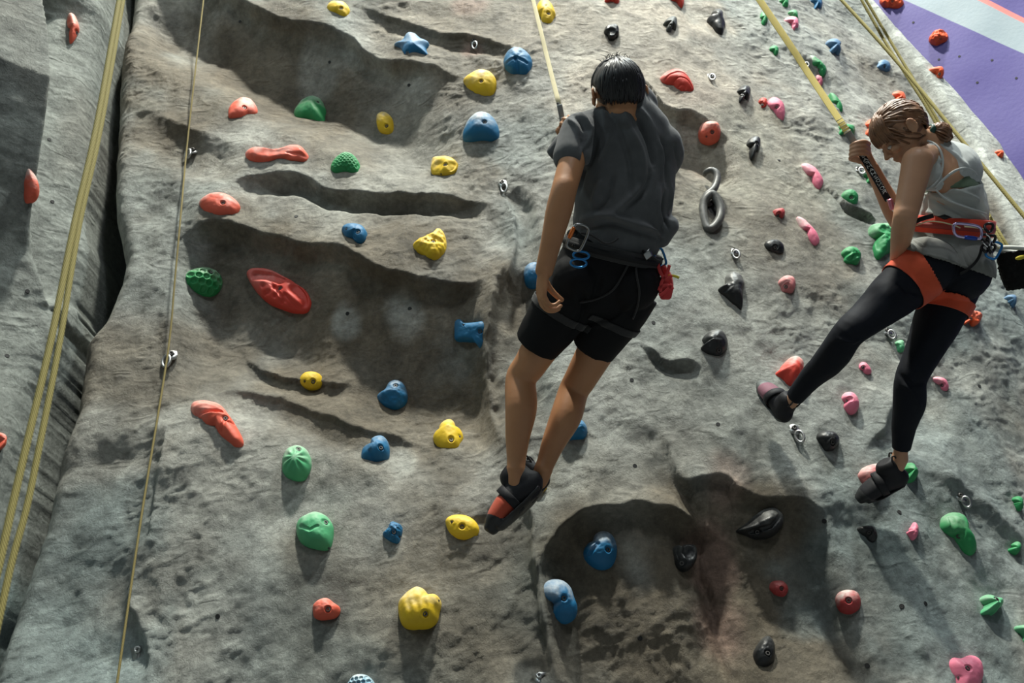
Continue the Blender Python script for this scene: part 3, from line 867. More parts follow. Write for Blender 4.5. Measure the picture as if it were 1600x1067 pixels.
H_('yellow', "838,15 842,5 853,1 862,8 868,22 866,35 858,42 846,40 840,28", 46, (857,20), 'tall yellow hold at the top beside the man\'s webbing', screws=[(853,8)], chalk=.15)
H_('yellow', "834,756 842,748 849,744 854,754 854,765 845,773 834,776", 34, None, 'yellow hold peeking out behind the man\'s shoes', chalk=.1, kind='rough')
# -- blue
H_('blue', "616,70 628,64 637,52 648,53 658,61 670,67 667,78 671,90 658,88 645,91 635,94 628,87 626,77", 40, (636,81), 'blue star shaped hold on the top shelf', chalk=.4, feats=[(643,72,9,8)])
H_('blue', "787,95 793,82 805,77 820,80 831,93 831,110 826,121 812,123 797,120 788,107", 62, None, 'round blue hold directly above the large blue dome', kind='rough', chalk=.35, feats=[([(793,96),(808,92),(822,97)],2,-6),([(805,92),(812,112)],2,-5)])
H_('blue', "723,215 725,203 733,187 747,177 763,178 775,190 780,205 778,218 765,223 742,224 728,221", 62, (757,190), 'large smooth blue dome hold with a chalk dusted top', chalk=.85, prof=(2.1,.65))
H_('blue', "534,359 540,353 553,352 566,355 574,365 573,376 565,382 553,380 540,370", 40, (559,361), 'small dark blue hold with a cleft above the middle roof', chalk=.1, feats=[([(553,361),(553,380)],2,-6)], screws=[(541,357)])
H_('blue', "712,503 719,499 727,505 745,504 758,503 764,512 760,530 761,540 753,547 745,538 730,534 713,533 711,518", 36, (749,517), 'blue bone shaped hold at the corner of the big hollow', chalk=.05, screws=[(724,507)], prof=(4,.5))
H_('blue', "589,619 600,611 607,599 618,595 630,600 636,612 637,625 632,637 620,643 606,640 593,630", 56, (618,602), 'rough blue nose shaped hold below the big hollow', kind='rough', chalk=.4)
H_('blue', "564,712 567,702 578,700 580,688 592,683 603,687 609,700 607,717 596,726 582,728 570,724 564,718", 52, (595,698), 'blue two-part hold with a step beside the yellow thumb', chalk=.35, feats=[(594,700,12,12),([(578,705),(583,715)],2,-6)])
H_('blue', "598,835 605,828 611,818 622,818 629,825 627,840 623,850 612,849 603,842", 38, (615,830), 'small blue knob hold between the green egg and yellow oval', kind='rocky', chalk=.1, screws=[(624,838)])
H_('iceblue', "543,1070 552,1056 565,1053 578,1058 586,1071 572,1084 552,1084", 40, None, 'chalk white blue hold with cracked pattern cut by the bottom edge', kind='honey', chalk=1)
H_('blue', "819,436 820,420 830,411 842,413 850,440 836,452 823,448", 46, None, 'blue hold partly hidden behind the man\'s hanging hand', chalk=.3)
H_('blue', "872,684 880,666 893,655 908,657 917,668 916,682 905,689 885,690", 55, None, 'blue hold behind the man\'s calf with a round shadow', kind='rough', chalk=.3)
H_('blue', "911,862 918,850 926,845 930,835 942,830 955,835 963,850 963,870 955,886 940,892 925,887 913,875", 58, (950,858), 'blue hold with a side fin under the arched hollow', chalk=.7, feats=[([(915,856),(930,852)],4,6),([(922,864),(934,850)],2.4,-7)])
H_('blue', "843,925 848,912 862,905 878,907 890,918 896,935 901,950 899,965 888,974 872,973 862,962 858,945 848,938", 54, (882,934), 'blue drooping hold low on the corner of the arched hollow', chalk=.65, feats=[(862,918,14,6)])
H_('blue', "1265,4 1268,-4 1280,-3 1284,8 1278,18 1272,20 1267,12", 32, None, 'blue hold at the top edge beyond the webbing', chalk=.2)
H_('greyblue', "1288,72 1294,63 1305,62 1312,70 1308,77 1311,84 1306,91 1297,90 1290,83", 40, None, 'grey blue double lobed hold beyond the webbing', feats=[(1302,69,7,9),(1303,84,7,9)], chalk=.2)
H_('greyblue', "1368,106 1372,97 1382,94 1390,100 1390,111 1380,113", 26, (1383,103), 'flat grey blue hold beside the crossing yellow ropes', chalk=.35)
H_('greyblue', "1383,173 1390,165 1402,167 1405,176 1395,180 1386,178", 26, None, 'grey blue hold peeking over the hair of the woman', chalk=.3)
H_('greyblue', "1366,470 1373,462 1383,463 1385,475 1380,484 1371,480".replace('1366','1566').replace('1373','1573').replace('1383','1583').replace('1385','1585').replace('1380','1580').replace('1371','1571'), 36, None, 'dusty blue round hold below the chalk bag', chalk=.2)
# -- black and grey
H_('black', "942,60 943,52 945,46 952,43 959,43 966,47 966,60 962,68 950,69", 42, None, 'black square knob hold with a dished top above the man', feats=[(956,50,5,-10)], chalk=.3, prof=(4,.5))
H_('drab', "1034,44 1040,32 1050,28 1057,33 1056,47 1049,56 1038,53", 40, (1049,40), 'dark grey upright oval hold with pockets near the top', chalk=.4)
H_('black', "1112,20 1120,15 1128,20 1129,32 1133,42 1130,56 1122,56 1112,48 1104,38 1106,28 1112,28", 42, None, 'black hold made of three egg lobes near the top', feats=[(1120,23,8,10),(1112,38,8,10),(1126,46,8,10)], chalk=.35)
H_('black', "1148,152 1153,140 1162,134 1170,138 1171,150 1164,162 1155,165 1149,158", 38, (1161,147), 'black hold beside the little red and pink pair', chalk=.3, kind='rough')
H_('black', "1166,232 1168,220 1177,214 1186,217 1187,230 1180,243 1174,252 1168,243", 38, (1183,223), 'black teardrop hold above the black ring hold', chalk=.3)
H_('black', "1194,382 1200,376 1213,376 1224,384 1223,395 1210,397 1198,392", 28, (1212,385), 'small flat black oval hold below the pencil shaped pink one', chalk=.2)
H_('black', "1120,452 1132,446 1133,433 1142,426 1155,430 1162,443 1160,460 1159,484 1150,480 1136,472 1125,462", 50, None, 'black hooked hold with a pointed tail and a chalky top', chalk=.9, feats=[([(1128,455),(1140,446)],3,-6)])
H_('black', "1091,546 1097,540 1097,530 1104,521 1114,517 1127,518 1136,532 1135,546 1124,557 1108,558 1095,552", 52, (1124,546), 'black bowl shaped hold above the stepped shelf', chalk=.9, feats=[(1098,545,5,-8)])
H_('black', "1273,685 1280,676 1293,674 1307,682 1310,692 1302,704 1290,708 1280,700", 44, (1302,690), 'smooth black round hold below the outstretched foot of the woman', chalk=.15)
H_('black', "1338,827 1348,822 1362,823 1368,830 1370,842 1362,848 1350,840", 30, (1359,831), 'small black jagged hold under the lower shoe of the woman', chalk=.2, kind='rough')
H_('black', "1045,865 1050,854 1060,855 1068,852 1080,854 1084,868 1079,886 1067,896 1053,891 1046,878", 50, (1067,879), 'black hold with twin dished cups in the arched hollow', feats=[(1057,864,7,-13),(1074,862,7,-13)], chalk=.35, prof=(4,.45))
H_('black', "1150,830 1165,818 1180,805 1195,795 1210,793 1222,802 1224,815 1215,832 1200,842 1180,844 1163,838", 60, (1184,831), 'black wing shaped hold with a pale swept crest', chalk=1, feats=[([(1155,828),(1180,818),(1205,808)],5,10),([(1175,830),(1205,822),(1218,808)],3,-7)], prof=(2,.7))
H_('black', "1175,1028 1178,1016 1189,1000 1200,995 1209,1005 1211,1022 1207,1038 1196,1046 1182,1042", 48, (1200,1019), 'black hold near the bottom edge below the small dark red one', chalk=.4)
# -- orange
H_('orange', "1392,152 1397,144 1408,144 1414,153 1413,162 1404,165 1395,161", 32, (1404,150), 'round orange hold above the head of the woman', chalk=.25)
H_('orange', "1350,206 1352,193 1360,187 1369,190 1366,203 1361,215 1352,213", 32, None, 'orange peanut shaped hold between the hand and the hair of the woman', chalk=.1)
H_('orange', "1501,502 1505,489 1517,486 1532,495 1526,508 1510,512 1500,510", 40, (1518,497), 'craggy orange hold behind the hip of the woman', kind='rocky', chalk=.35)
H_('orange', "1374,1 1384,-9 1400,-7 1412,3 1408,12 1394,16 1379,11", 60, (1394,1), 'orange lumpy hold at the top of the purple wall', kind='rocky', chalk=.05, feats=[([(1385,-5),(1390,10)],2,-10)])
H_('orange', "1451,62 1458,53 1470,49 1480,53 1481,62 1473,70 1463,74 1455,70", 60, (1469,59), 'orange lumpy hold in the middle of the purple wall', kind='rocky', chalk=.05)
H_('orange', "1450,110 1460,107 1470,107 1474,117 1468,126 1458,121", 40, (1469,114), 'orange hold on the pale border of the wall', chalk=.2)
H_('orange', "1553,240 1559,235 1566,238 1566,246 1560,250 1555,246", 26, None, 'tiny orange hold on the lower pale border of the wall', chalk=.1)

# the looped black hold: a swept tube with a ring
def sweep(bm, pts, rad, seg=12, flat=1.0, closed=False, up=None, cap=True):
    P = np.asarray(pts, float); n = len(P)
    R = np.full(n, rad) if np.isscalar(rad) else np.interp(np.linspace(0, 1, n), np.linspace(0, 1, len(rad)), rad)
    T = np.gradient(P, axis=0) if not closed else (np.roll(P, -1, 0)-np.roll(P, 1, 0))
    T /= np.linalg.norm(T, axis=1)[:, None]+1e-12
    ref = np.asarray(up if up is not None else ([0, 0, 1] if abs(T[0][2]) < .9 else [1, 0, 0]), float)
    rings = []
    a = unit(ref-T[0]*(ref@T[0]))
    for i in range(n):
        if up is not None:
            a = np.asarray(up, float) if not callable(up) else up(i)
        a = a-T[i]*(a@T[i]); a = unit(a); b = np.cross(T[i], a)
        rings.append([bm.verts.new(V(P[i]+R[i]*flat*a*math.cos(t)+R[i]*b*math.sin(t))) for t in np.linspace(0, 2*math.pi, seg, endpoint=False)])
    m = n if closed else n-1
    for i in range(m):
        A_, B_ = rings[i], rings[(i+1) % n]
        for j in range(seg):
            bm.faces.new((A_[j], A_[(j+1) % seg], B_[(j+1) % seg], B_[j]))
    if not closed and cap:
        for k, s in ((0, -1), (n-1, 1)):
            c = bm.verts.new(V(P[k]+T[k]*R[k]*s*.6))
            for j in range(seg):
                f = (rings[k][j], rings[k][(j+1) % seg], c)
                bm.faces.new(f if s > 0 else f[::-1])
def fin(name, bm, mat, parent=None, origin=None):
    bmesh.ops.recalc_face_normals(bm, faces=bm.faces)
    me = bpy.data.meshes.new(name); bm.to_mesh(me); bm.free()
    if origin is not None: me.transform(Matrix.Translation(-V(origin)))
    o = bpy.data.objects.new(name, me); COL.objects.link(o)
    me.materials.append(mat)
    if len(me.polygons): me.polygons.foreach_set('use_smooth', [True]*len(me.polygons))
    if origin is not None: o.matrix_world = Matrix.Translation(V(origin))
    if parent is not None:
        o.parent = parent; o.matrix_parent_inverse = parent.matrix_world.inverted()
    return o
def loop_hold():
    bm = bmesh.new()
    C, n = hit(1110, 330)
    _, n = hit(1112, 320); n = unit([.15, -1, 0])
    def p(x, y, h):
        d = D(x, y); t = ((C+n*h-CAM)@n)/(d@n); return CAM+t*d
    a = [p(x, y, h) for x, y, h in [(1101,274,.0),(1103,269,.02),(1110,266,.03),(1118,269,.035),(1121,278,.035),(1118,290,.035),(1113,298,.035),(1105,305,.03),(1100,315,.02)]]
    sweep(bm, smooth_poly(a, 4), [.010, .016, .018, .018, .020, .022], 12)
    r = [p(x, y, h) for x, y, h in [(1113,303,.04),(1120,312,.035),(1126,327,.03),(1124,342,.03),(1116,354,.025),(1107,358,.022),(1102,350,.02),(1099,335,.022),(1099,320,.025),(1104,309,.034)]]
    r = np.array(closed_catmull3(r, 40))
    sweep(bm, r, .021, 12, closed=True)
    o = fin('climbing_hold', bm, HM['black'], origin=C)
    color_attr(o.data, 'chalk', np.full((len(o.data.vertices), 3), .35, np.float32))
    set_props(o, 'black looped hold with a curl on top and a tall ring below', 'climbing hold', 'black climbing holds')
    bm = bmesh.new()
    q = [p(x, y, .002) for x, y in [(1113,310),(1119,326),(1117,340),(1108,350),(1103,340),(1104,322)]]
    vs_ = [bm.verts.new(V(x)) for x in closed_catmull3(q, 24)]
    bm.faces.new(vs_)
    fin('inner_dish', bm, M_DARK, o)
def closed_catmull3(P, n):
    P = np.asarray(P, float); m = len(P); out = []; k = math.ceil(n/m)
    for i in range(m):
        p0, p1, p2, p3 = P[i-1], P[i], P[(i+1) % m], P[(i+2) % m]
        for j in range(k):
            t = j/k
            out.append(0.5*((2*p1)+(-p0+p2)*t+(2*p0-5*p1+4*p2-p3)*t*t+(-p0+3*p1-3*p2+p3)*t**3))
    return out
loop_hold()

# -- bolt hangers with rings
def hanger(px, py, s, label, ring=(0, 1), style='ring'):
    C, n = hit(px, py)
    n = unit(n*.3+unit([0.05, -1, 0])*.7)
    up = unit(np.array([0, 0, 1.])-n*n[2]); ri = np.cross(up, n)
    t = empty('bolt_hanger', C, label, 'bolt hanger', 'steel bolt hangers')
    s = s*1.3/1000
    L_ = lambda a, b, h: C+ri*a*s+up*b*s+n*h*s
    # bent plate
    bm = bmesh.new()
    prof = [(14, 16, 2), (17, 4, 2), (15, -8, 5), (11, -18, 15), (0, -23, 19), (-11, -18, 15), (-15, -8, 5), (-17, 4, 2), (-14, 16, 2), (0, 21, 2)] if style == 'ring' else [(20, 12, 2), (4, 0, 3), (0, -34, 6), (-20, 12, 2), (0, 16, 2)]
    top = [bm.verts.new(V(L_(a, b, h))) for a, b, h in prof]; bot = [bm.verts.new(V(L_(a, b, h-4))) for a, b, h in prof]
    bm.faces.new(top); bm.faces.new(bot[::-1])
    for i in range(len(prof)):
        j = (i+1) % len(prof); bm.faces.new((top[i], bot[i], bot[j], top[j]))
    fin('hanger_plate', bm, M_STEEL, t)
    bm = bmesh.new()
    last = ring_mesh(bm, L_(0, 6, 3), ri, up, n, 4*s, 9*s, 8*s, 6); bm.faces.new(last)
    fin('bolt', bm, M_BOLT if style == 'ring' else M_STEEL, t)
    if style == 'ring':
        bm = bmesh.new()
        cx, cy = ring
        pts = [L_(cx*16+13*math.cos(a)*.85, -26*cy-4+19*math.sin(a), 16+10*math.cos(a)*.5) for a in np.linspace(0, 2*math.pi, 22, endpoint=False)]
        sweep(bm, pts, 4.2*s, 8, closed=True)
        fin('ring', bm, M_STEEL, t)
for a in [(302,238,1.15,'steel hanger with a ring on the thin rope beside the upper brown hollow',(-.7,.6)),
          (268,557,1.15,'steel hanger with a ring on the thin rope below the honeycomb hold',(-.6,.8)),
          (741,66,.95,'rusty steel hanger with a hanging ring below the top ridge',(0,1)),
          (785,288,1.0,'steel hanger with a hanging ring at the end of the thin slot',(.2,1)),
          (1110,120,.9,'steel hanger beside the red fan shaped hold',(0,.7)),
          (1147,395,.9,'steel hanger with a small ring above the black hooked hold',(0,.6)),
          (1241,672,1.0,'steel hanger with a ring just under the outstretched shoe',(.2,1)),
          (1386,519,.9,'steel hanger between the thighs of the woman',(.3,.6)),
          (1500,777,.9,'steel hanger with a ring above the long green hold',(.4,.7)),
          (1341,266,.9,'steel hanger below the raised hand of the woman',(.3,.6)),
          (1258,100,.7,'small steel hanger behind the upper yellow webbing',(0,.6))]:
    hanger(*a)
hanger(217, 1020, 1.25, 'bare triangular steel hanger plate beside the foot of the thin rope', style='plate')
hanger(843, 1060, 1.0, 'bare steel hanger cut by the bottom edge below the corner', style='plate')

# -- empty bolt holes of the plaster (parts of the wall)
bm = bmesh.new()
for px, py in [(375,34),(515,97),(639,133),(543,490),(640,482),(340,963),(987,594),(1021,504),(1122,663),(992,728),(1000,997),(463,338),(43,455),(11,556),(82,315),(77,218),(1288,814),(1409,947),(1446,943),(1355,1040),(1530,603),(1217,250),(1405,800),(900,560),(1499,88),(1550,94),(1588,122),(1527,129),(1467,93),(1427,35)]:
    C, n = hit(px, py)
    if C is None: continue
    n = unit(n); a1 = unit(np.cross(n, [0, 0, 1])); a2 = np.cross(n, a1)
    bm = bmesh.new()
    r = .0075
    rings = []
    for rr, hh in ((r*1.3, -.002), (r*1.12, .0022), (r*.9, .0015), (r*.8, -.006)):
        rings.append([bm.verts.new(V(C+n*hh+a1*rr*math.cos(t)+a2*rr*math.sin(t))) for t in np.linspace(0, 2*math.pi, 14, endpoint=False)])
    for x, y in zip(rings[:-1], rings[1:]):
        for i in range(14): bm.faces.new((x[i], x[(i+1) % 14], y[(i+1) % 14], y[i]))
    bm.faces.new([bm.verts.new(V(C+n*.0018+a1*r*.88*math.cos(t)+a2*r*.88*math.sin(t))) for t in np.linspace(0, 2*math.pi, 14, endpoint=False)])
    fin('bolt_hole', bm, M_DARK, wall_left if px < 100 else (wall_back if px > 1420 and py < 135 else wall_front))
# ------------------------------------------------------------------ body building tools
def dimg(dx, dy, dz=0.0):
    """direction given as image right, image down, away from the camera"""
    return unit(CR*dx - CU*dy + CF*dz)
def cat(P, n=5):
    """Catmull-Rom through rows of any width"""
    P = np.asarray(P, float); out = []
    for i in range(len(P)-1):
        p0 = P[max(i-1, 0)]; p1 = P[i]; p2 = P[i+1]; p3 = P[min(i+2, len(P)-1)]
        for k in range(n):
            t = k/n
            out.append(0.5*((2*p1)+(-p0+p2)*t+(2*p0-5*p1+4*p2-p3)*t*t+(-p0+3*p1-3*p2+p3)*t**3))
    out.append(P[-1])
    return np.array(out)
def limb(bm, pts, radii, lat=None, seg=22, n=5, ends=True):
    """closed tube; radii scalars or (lateral, depth) pairs; lat: lateral axis (one or per point)"""
    pts = np.asarray(pts, float)
    rad = np.array([(r, r) if np.isscalar(r) else r for r in radii], float)
    P = cat(pts, n) if len(pts) > 2 else np.linspace(pts[0], pts[1], n+1)
    R = cat(rad, n) if len(pts) > 2 else np.linspace(rad[0], rad[1], n+1)
    if lat is None:
        t0 = pts[-1]-pts[0]; lat = unit(np.cross(t0, [0.3, 1, .2]))
    lat = np.asarray(lat, float)
    Ls = np.repeat(lat[None], len(P), 0) if lat.ndim == 1 else (cat(lat, n) if len(pts) > 2 else np.linspace(lat[0], lat[1], n+1))
    T = np.gradient(P, axis=0); T /= np.linalg.norm(T, axis=1)[:, None]
    secs = []
    def ring(c, t, l, r):
        a = unit(l-t*(l@t)); b = np.cross(t, a)
        return [bm.verts.new(V(c+a*r[0]*math.cos(x)+b*r[1]*math.sin(x))) for x in np.linspace(0, 2*math.pi, seg, endpoint=False)]
    if ends:
        for q in (.25, .6, .88):
            s = math.sqrt(1-(1-q)**2)
            secs.append((P[0]-T[0]*R[0].min()*(1-q), T[0], Ls[0], R[0]*s))
    for i in range(len(P)): secs.append((P[i], T[i], Ls[i], R[i]))
    if ends:
        for q in (.88, .6, .25):
            s = math.sqrt(1-(1-q)**2)
            secs.append((P[-1]+T[-1]*R[-1].min()*(1-q), T[-1], Ls[-1], R[-1]*s))
    rings = [ring(*s) for s in secs]
    for A_, B_ in zip(rings[:-1], rings[1:]):
        for j in range(seg): bm.faces.new((A_[j], A_[(j+1) % seg], B_[(j+1) % seg], B_[j]))
    bm.faces.new(rings[0][::-1]); bm.faces.new(rings[-1])
def blob(bm, c, ax, r, seg=20, rings=12):
    """ellipsoid: axes ax (3x3 rows), radii r"""
    ax = np.asarray(ax, float); c = np.asarray(c, float)
    top = bm.verts.new(V(c+ax[2]*r[2])); bot = bm.verts.new(V(c-ax[2]*r[2])); R = []
    for i in range(1, rings):
        p = math.pi*i/rings
        R.append([bm.verts.new(V(c+ax[0]*r[0]*math.sin(p)*math.cos(t)+ax[1]*r[1]*math.sin(p)*math.sin(t)+ax[2]*r[2]*math.cos(p))) for t in np.linspace(0, 2*math.pi, seg, endpoint=False)])
    for j in range(seg):
        k = (j+1) % seg
        bm.faces.new((top, R[0][j], R[0][k])); bm.faces.new((bot, R[-1][k], R[-1][j]))
        for A_, B_ in zip(R[:-1], R[1:]): bm.faces.new((A_[j], B_[j], B_[k], A_[k]))
def remesh(bm, voxel, it=6, weight=None):
    """fuse the closed pieces into one surface and relax it"""
    bmesh.ops.recalc_face_normals(bm, faces=bm.faces)
    me = bpy.data.meshes.new('tmp'); bm.to_mesh(me); bm.free()
    ob = bpy.data.objects.new('tmp', me); COL.objects.link(ob)
    md = ob.modifiers.new('r', 'REMESH'); md.mode = 'VOXEL'; md.voxel_size = voxel; md.adaptivity = 0
    dg = bpy.context.evaluated_depsgraph_get(); dg.update()
    out = bpy.data.meshes.new_from_object(ob.evaluated_get(dg))
    bpy.data.objects.remove(ob); bpy.data.meshes.remove(me)
    n = len(out.vertices); co = np.empty(n*3, np.float32); out.vertices.foreach_get('co', co); co = co.reshape(-1, 3).astype(float)
    e = np.empty(len(out.edges)*2, np.int32); out.edges.foreach_get('vertices', e); e = e.reshape(-1, 2)
    deg = np.bincount(e.ravel(), minlength=n).astype(float)[:, None]; deg[deg == 0] = 1
    w = np.ones(n) if weight is None else weight(co)
    w = w[:, None]
    for _ in range(it):
        for lam in (.6, -.35):                   # shrink-free relaxation
            s = np.zeros_like(co)
            for k in range(3):
                s[:, k] = np.bincount(e[:, 0], co[e[:, 1], k], n)+np.bincount(e[:, 1], co[e[:, 0], k], n)
            co = co+lam*w*(s/deg-co)
    out.vertices.foreach_set('co', co.astype(np.float32).ravel()); out.update()
    return out
def get_co(me):
    n = len(me.vertices); c = np.empty(n*3, np.float32); me.vertices.foreach_get('co', c); return c.reshape(-1, 3).astype(float)
def get_no(me):
    n = len(me.vertices); c = np.empty(n*3, np.float32); me.vertices.foreach_get('normal', c); return c.reshape(-1, 3).astype(float)
def set_co(me, co):
    me.vertices.foreach_set('co', np.asarray(co, np.float32).ravel()); me.update()
def me_bvh(me):
    return BVHTree.FromPolygons(get_co(me).tolist(), [tuple(p.vertices) for p in me.polygons])
def fold(me, folds, noise_amp=0.0, noise_scale=12, seed=1, stretch=(1, 1, 1), calm=None):
    """folds: (pixel polyline, width m, height m) laid on the cloth surface"""
    bvh = me_bvh(me); co = get_co(me); no = get_no(me)
    d_all = np.zeros(len(co))
    for pts, wd, amp in folds:
        Q = [hit(px, py, bvh)[0] for px, py in cat(np.array(pts, float), 5)]
        Q = [q for q in Q if q is not None]
        if len(Q) < 2: continue
        Q = np.array(Q); best = np.full(len(co), 9.); tt = np.zeros(len(co))
        for i, (a, b) in enumerate(zip(Q[:-1], Q[1:])):
            ab = b-a; t = np.clip(((co-a)@ab)/(ab@ab+1e-9), 0, 1)
            d = np.linalg.norm(co-a-t[:, None]*ab, axis=1)
            m = d < best; best = np.where(m, d, best); tt = np.where(m, (i+t)/(len(Q)-1), tt)
        d_all += 1.5*amp*np.exp(-(best/wd)**2)*np.clip(np.sin(np.clip(tt, 0.02, .98)*math.pi), 0, 1)**.5
    if noise_amp: d_all += noise_amp*fbm(co*noise_scale*np.array(stretch), 3, seed)
    if calm is not None: d_all *= sstep(calm[1]*.6, calm[1]*1.5, np.linalg.norm(co-calm[0], axis=1))
    set_co(me, co+no*d_all[:, None])
def shell_from(me, c, n, half, off, maxr=9, keep=None, relax=0, thick=.003):
    """a band of cloth lying on another surface: the part of `me` within `half` of the plane (c, n), lifted by `off`"""
    co = get_co(me); no = get_no(me)
    if keep is None:
        d = (co-c)@n; ok = (np.abs(d) < half) & (np.linalg.norm(co-c, axis=1) < maxr)
    else: ok = keep(co, no)
    quads = [tuple(p.vertices) for p in me.polygons if all(ok[v] for v in p.vertices)]
    used = sorted({v for q in quads for v in q}); mp = {v: i for i, v in enumerate(used)}
    P = co[used]; N_ = no[used]
    if relax:
        e = np.array([(mp[a], mp[b]) for q in quads for a, b in zip(q, q[1:]+q[:1])]); n_ = len(P)
        deg = np.maximum(1, np.bincount(e.ravel(), minlength=n_))[:, None]
        for _ in range(relax):
            s_ = np.stack([np.bincount(e[:, 0], P[e[:, 1], k], n_)+np.bincount(e[:, 1], P[e[:, 0], k], n_) for k in range(3)], 1)
            Q = s_/deg; out_ = np.einsum('ij,ij->i', Q-P, N_)
            P = P+np.maximum(out_, -.0003)[:, None]*N_*.7
    A_ = P+N_*(off+thick); B_ = P+N_*off
    if keep is None:      # straight edges
        for X_ in (A_, B_):
            d = (X_-c)@n; X_ -= np.outer(np.clip(d, half*.86, 9)-half*.86, n)*np.where(d > half*.86, 1, 0)[:, None]; X_ -= np.outer(np.clip(d, -9, -half*.86)+half*.86, n)*np.where(d < -half*.86, 1, 0)[:, None]
    m = len(P); from collections import Counter
    F = [tuple(mp[v] for v in q) for q in quads]
    cnt = Counter(); 
    for q in F:
        for a, b in zip(q, q[1:]+q[:1]): cnt[(a, b)] += 1
    faces = list(F)+[tuple(m+v for v in reversed(q)) for q in F]
    for (a, b) in cnt:
        if (b, a) not in cnt: faces.append((b, a, m+a, m+b))
    return mesh_from('shell', np.vstack([A_, B_]), faces)
def part(name, me, mat, parent):
    me.name = name
    o = link(name, me, mat, parent)
    return o

def skin_material(name, col):
    m = plain(name, col, .48, var=.14, vscale=14, bump=.12, bscale=160, sss=.12, spec=.4)
    return m
def cloth_material(name, col, rough=.85, weave=700, var=.12, alpha=None):
    m = plain(name, col, rough, var=var, vscale=30, bump=.4, bscale=weave, spec=.2)
    m.node_tree.nodes['Principled BSDF'].inputs['Sheen Weight'].default_value = .15 if max(col) > .03 else 0
    if alpha is not None: m.node_tree.nodes['Principled BSDF'].inputs['Alpha'].default_value = alpha
    return m
def hair_material(name, dark, light, rough=.38):
    m, nt, N, L, b = newmat(name)
    tc = nd(N, 'ShaderNodeTexCoord'); n = nd(N, 'ShaderNodeTexNoise', i_Scale=45.0, i_Detail=3.0)
    L.new(tc.outputs['Object'], n.inputs['Vector'])
    x = nd(N, 'ShaderNodeMix', data_type='RGBA'); x.inputs['A'].default_value = (*dark, 1); x.inputs['B'].default_value = (*light, 1)
    L.new(n.outputs['Fac'], x.inputs['Factor']); L.new(x.outputs['Result'], b.inputs['Base Color'])
    b.inputs['Roughness'].default_value = rough
    b.inputs['Anisotropic'].default_value = .5
    return m
SK_M = skin_material('skin_tan', (.46, .225, .11))
SK_W = skin_material('skin_light', (.50, .275, .165))
M_SHIRT = cloth_material('charcoal_jersey', (.098, .103, .108), var=.25)
M_SHORTS = cloth_material('black_stretch', (.0065, .0068, .008), .75)
M_LEGG = cloth_material('navy_stretch', (.0065, .0085, .014), .7)
M_HARB = cloth_material('black_webbing', (.016, .016, .017), .65)
M_HARG = cloth_material('charcoal_webbing', (.030, .030, .031), .7)
M_HARR = cloth_material('red_webbing', (.62, .055, .025), .6)
M_HARO = cloth_material('orange_red_padding', (.66, .095, .04), .7)
M_TANK = cloth_material('light_grey_mesh_cloth', (.48, .52, .50), .8, alpha=.78)
M_TANKO = cloth_material('light_grey_cloth', (.50, .53, .52), .8)
M_TAIL = cloth_material('grey_cloth', (.20, .205, .19), .85)
M_BRA = cloth_material('sage_green_cloth', (.14, .20, .13), .8)
M_HAIRM = hair_material('black_hair', (.006, .006, .007), (.020, .020, .022), .46)
M_HAIRW = hair_material('brown_hair', (.045, .020, .011), (.34, .17, .085), .42)
M_RUBBER = plain('black_rubber', (.013, .013, .014), .45, bump=.1, bscale=150)
M_SHOEO = cloth_material('orange_red_suede', (.50, .085, .045), .7)
M_SHOEP = cloth_material('mauve_synthetic', (.24, .10, .135), .6)
M_SHOEB = cloth_material('black_synthetic', (.02, .02, .023), .55)
M_SHOEG = plain('grey_rubber', (.10, .11, .105), .5)

def head(bm, c, f, u, l, s=1.0):
    """head and face; c centre of the skull, f forward, u crown, l towards the person's left"""
    A = np.array([l, f, u])
    p = lambda a, b, d: c+(l*a+f*b+u*d)*s
    r = lambda *q: [x*s for x in q]
    blob(bm, p(0, -.010, .022), A, r(.074, .093, .085))
    blob(bm, p(0, .012, -.010), A, r(.066, .074, .080))
    blob(bm, p(0, .035, -.052), A, r(.050, .052, .055))           # jaw
    blob(bm, p(0, .068, -.088), A, r(.021, .020, .017))           # chin
    blob(bm, p(0, .076, .018), A, r(.050, .018, .012))            # brow
    for k in (-1, 1):
        blob(bm, p(.036*k, .066, -.022), A, r(.022, .020, .020))  # cheek
        blob(bm, p(.040*k, .030, -.060), A, r(.020, .040, .028))
        blob(bm, p(.010*k, .091, -.034), A, r(.008, .009, .007))  # nostril wing
    limb(bm, [p(0, .080, .008), p(0, .093, -.012), p(0, .106, -.030)], [.007*s, .008*s, .010*s], l, 12, 3)
    limb(bm, [p(-.022, .079, -.058), p(0, .090, -.055), p(.022, .079, -.058)], [.004*s, .0065*s, .004*s], u, 10, 3)
    limb(bm, [p(-.019, .077, -.067), p(0, .087, -.066), p(.019, .077, -.067)], [.004*s, .0065*s, .004*s], u, 10, 3)
    for k in (-1, 1):                                             # ears
        o_ = unit(l*k*.75-f*.5)
        e = p(.082*k, -.008, -.006)
        E = np.array([unit(f+u*.15-l*k*.4), o_, unit(u-f*.15)])
        blob(bm, e+o_*.003, E, r(.014, .006, .026))
        arc = [e+o_*.012*s+E[0]*.014*s*math.cos(t)*-1+E[2]*(.004+.025*math.sin(t))*s for t in np.linspace(-1.1, 2.6, 9)]
        limb(bm, arc, [.0050*s]*9, E[2], 8, 2)
        blob(bm, e+o_*.006-E[2]*.022*s, E, r(.007, .005, .008))
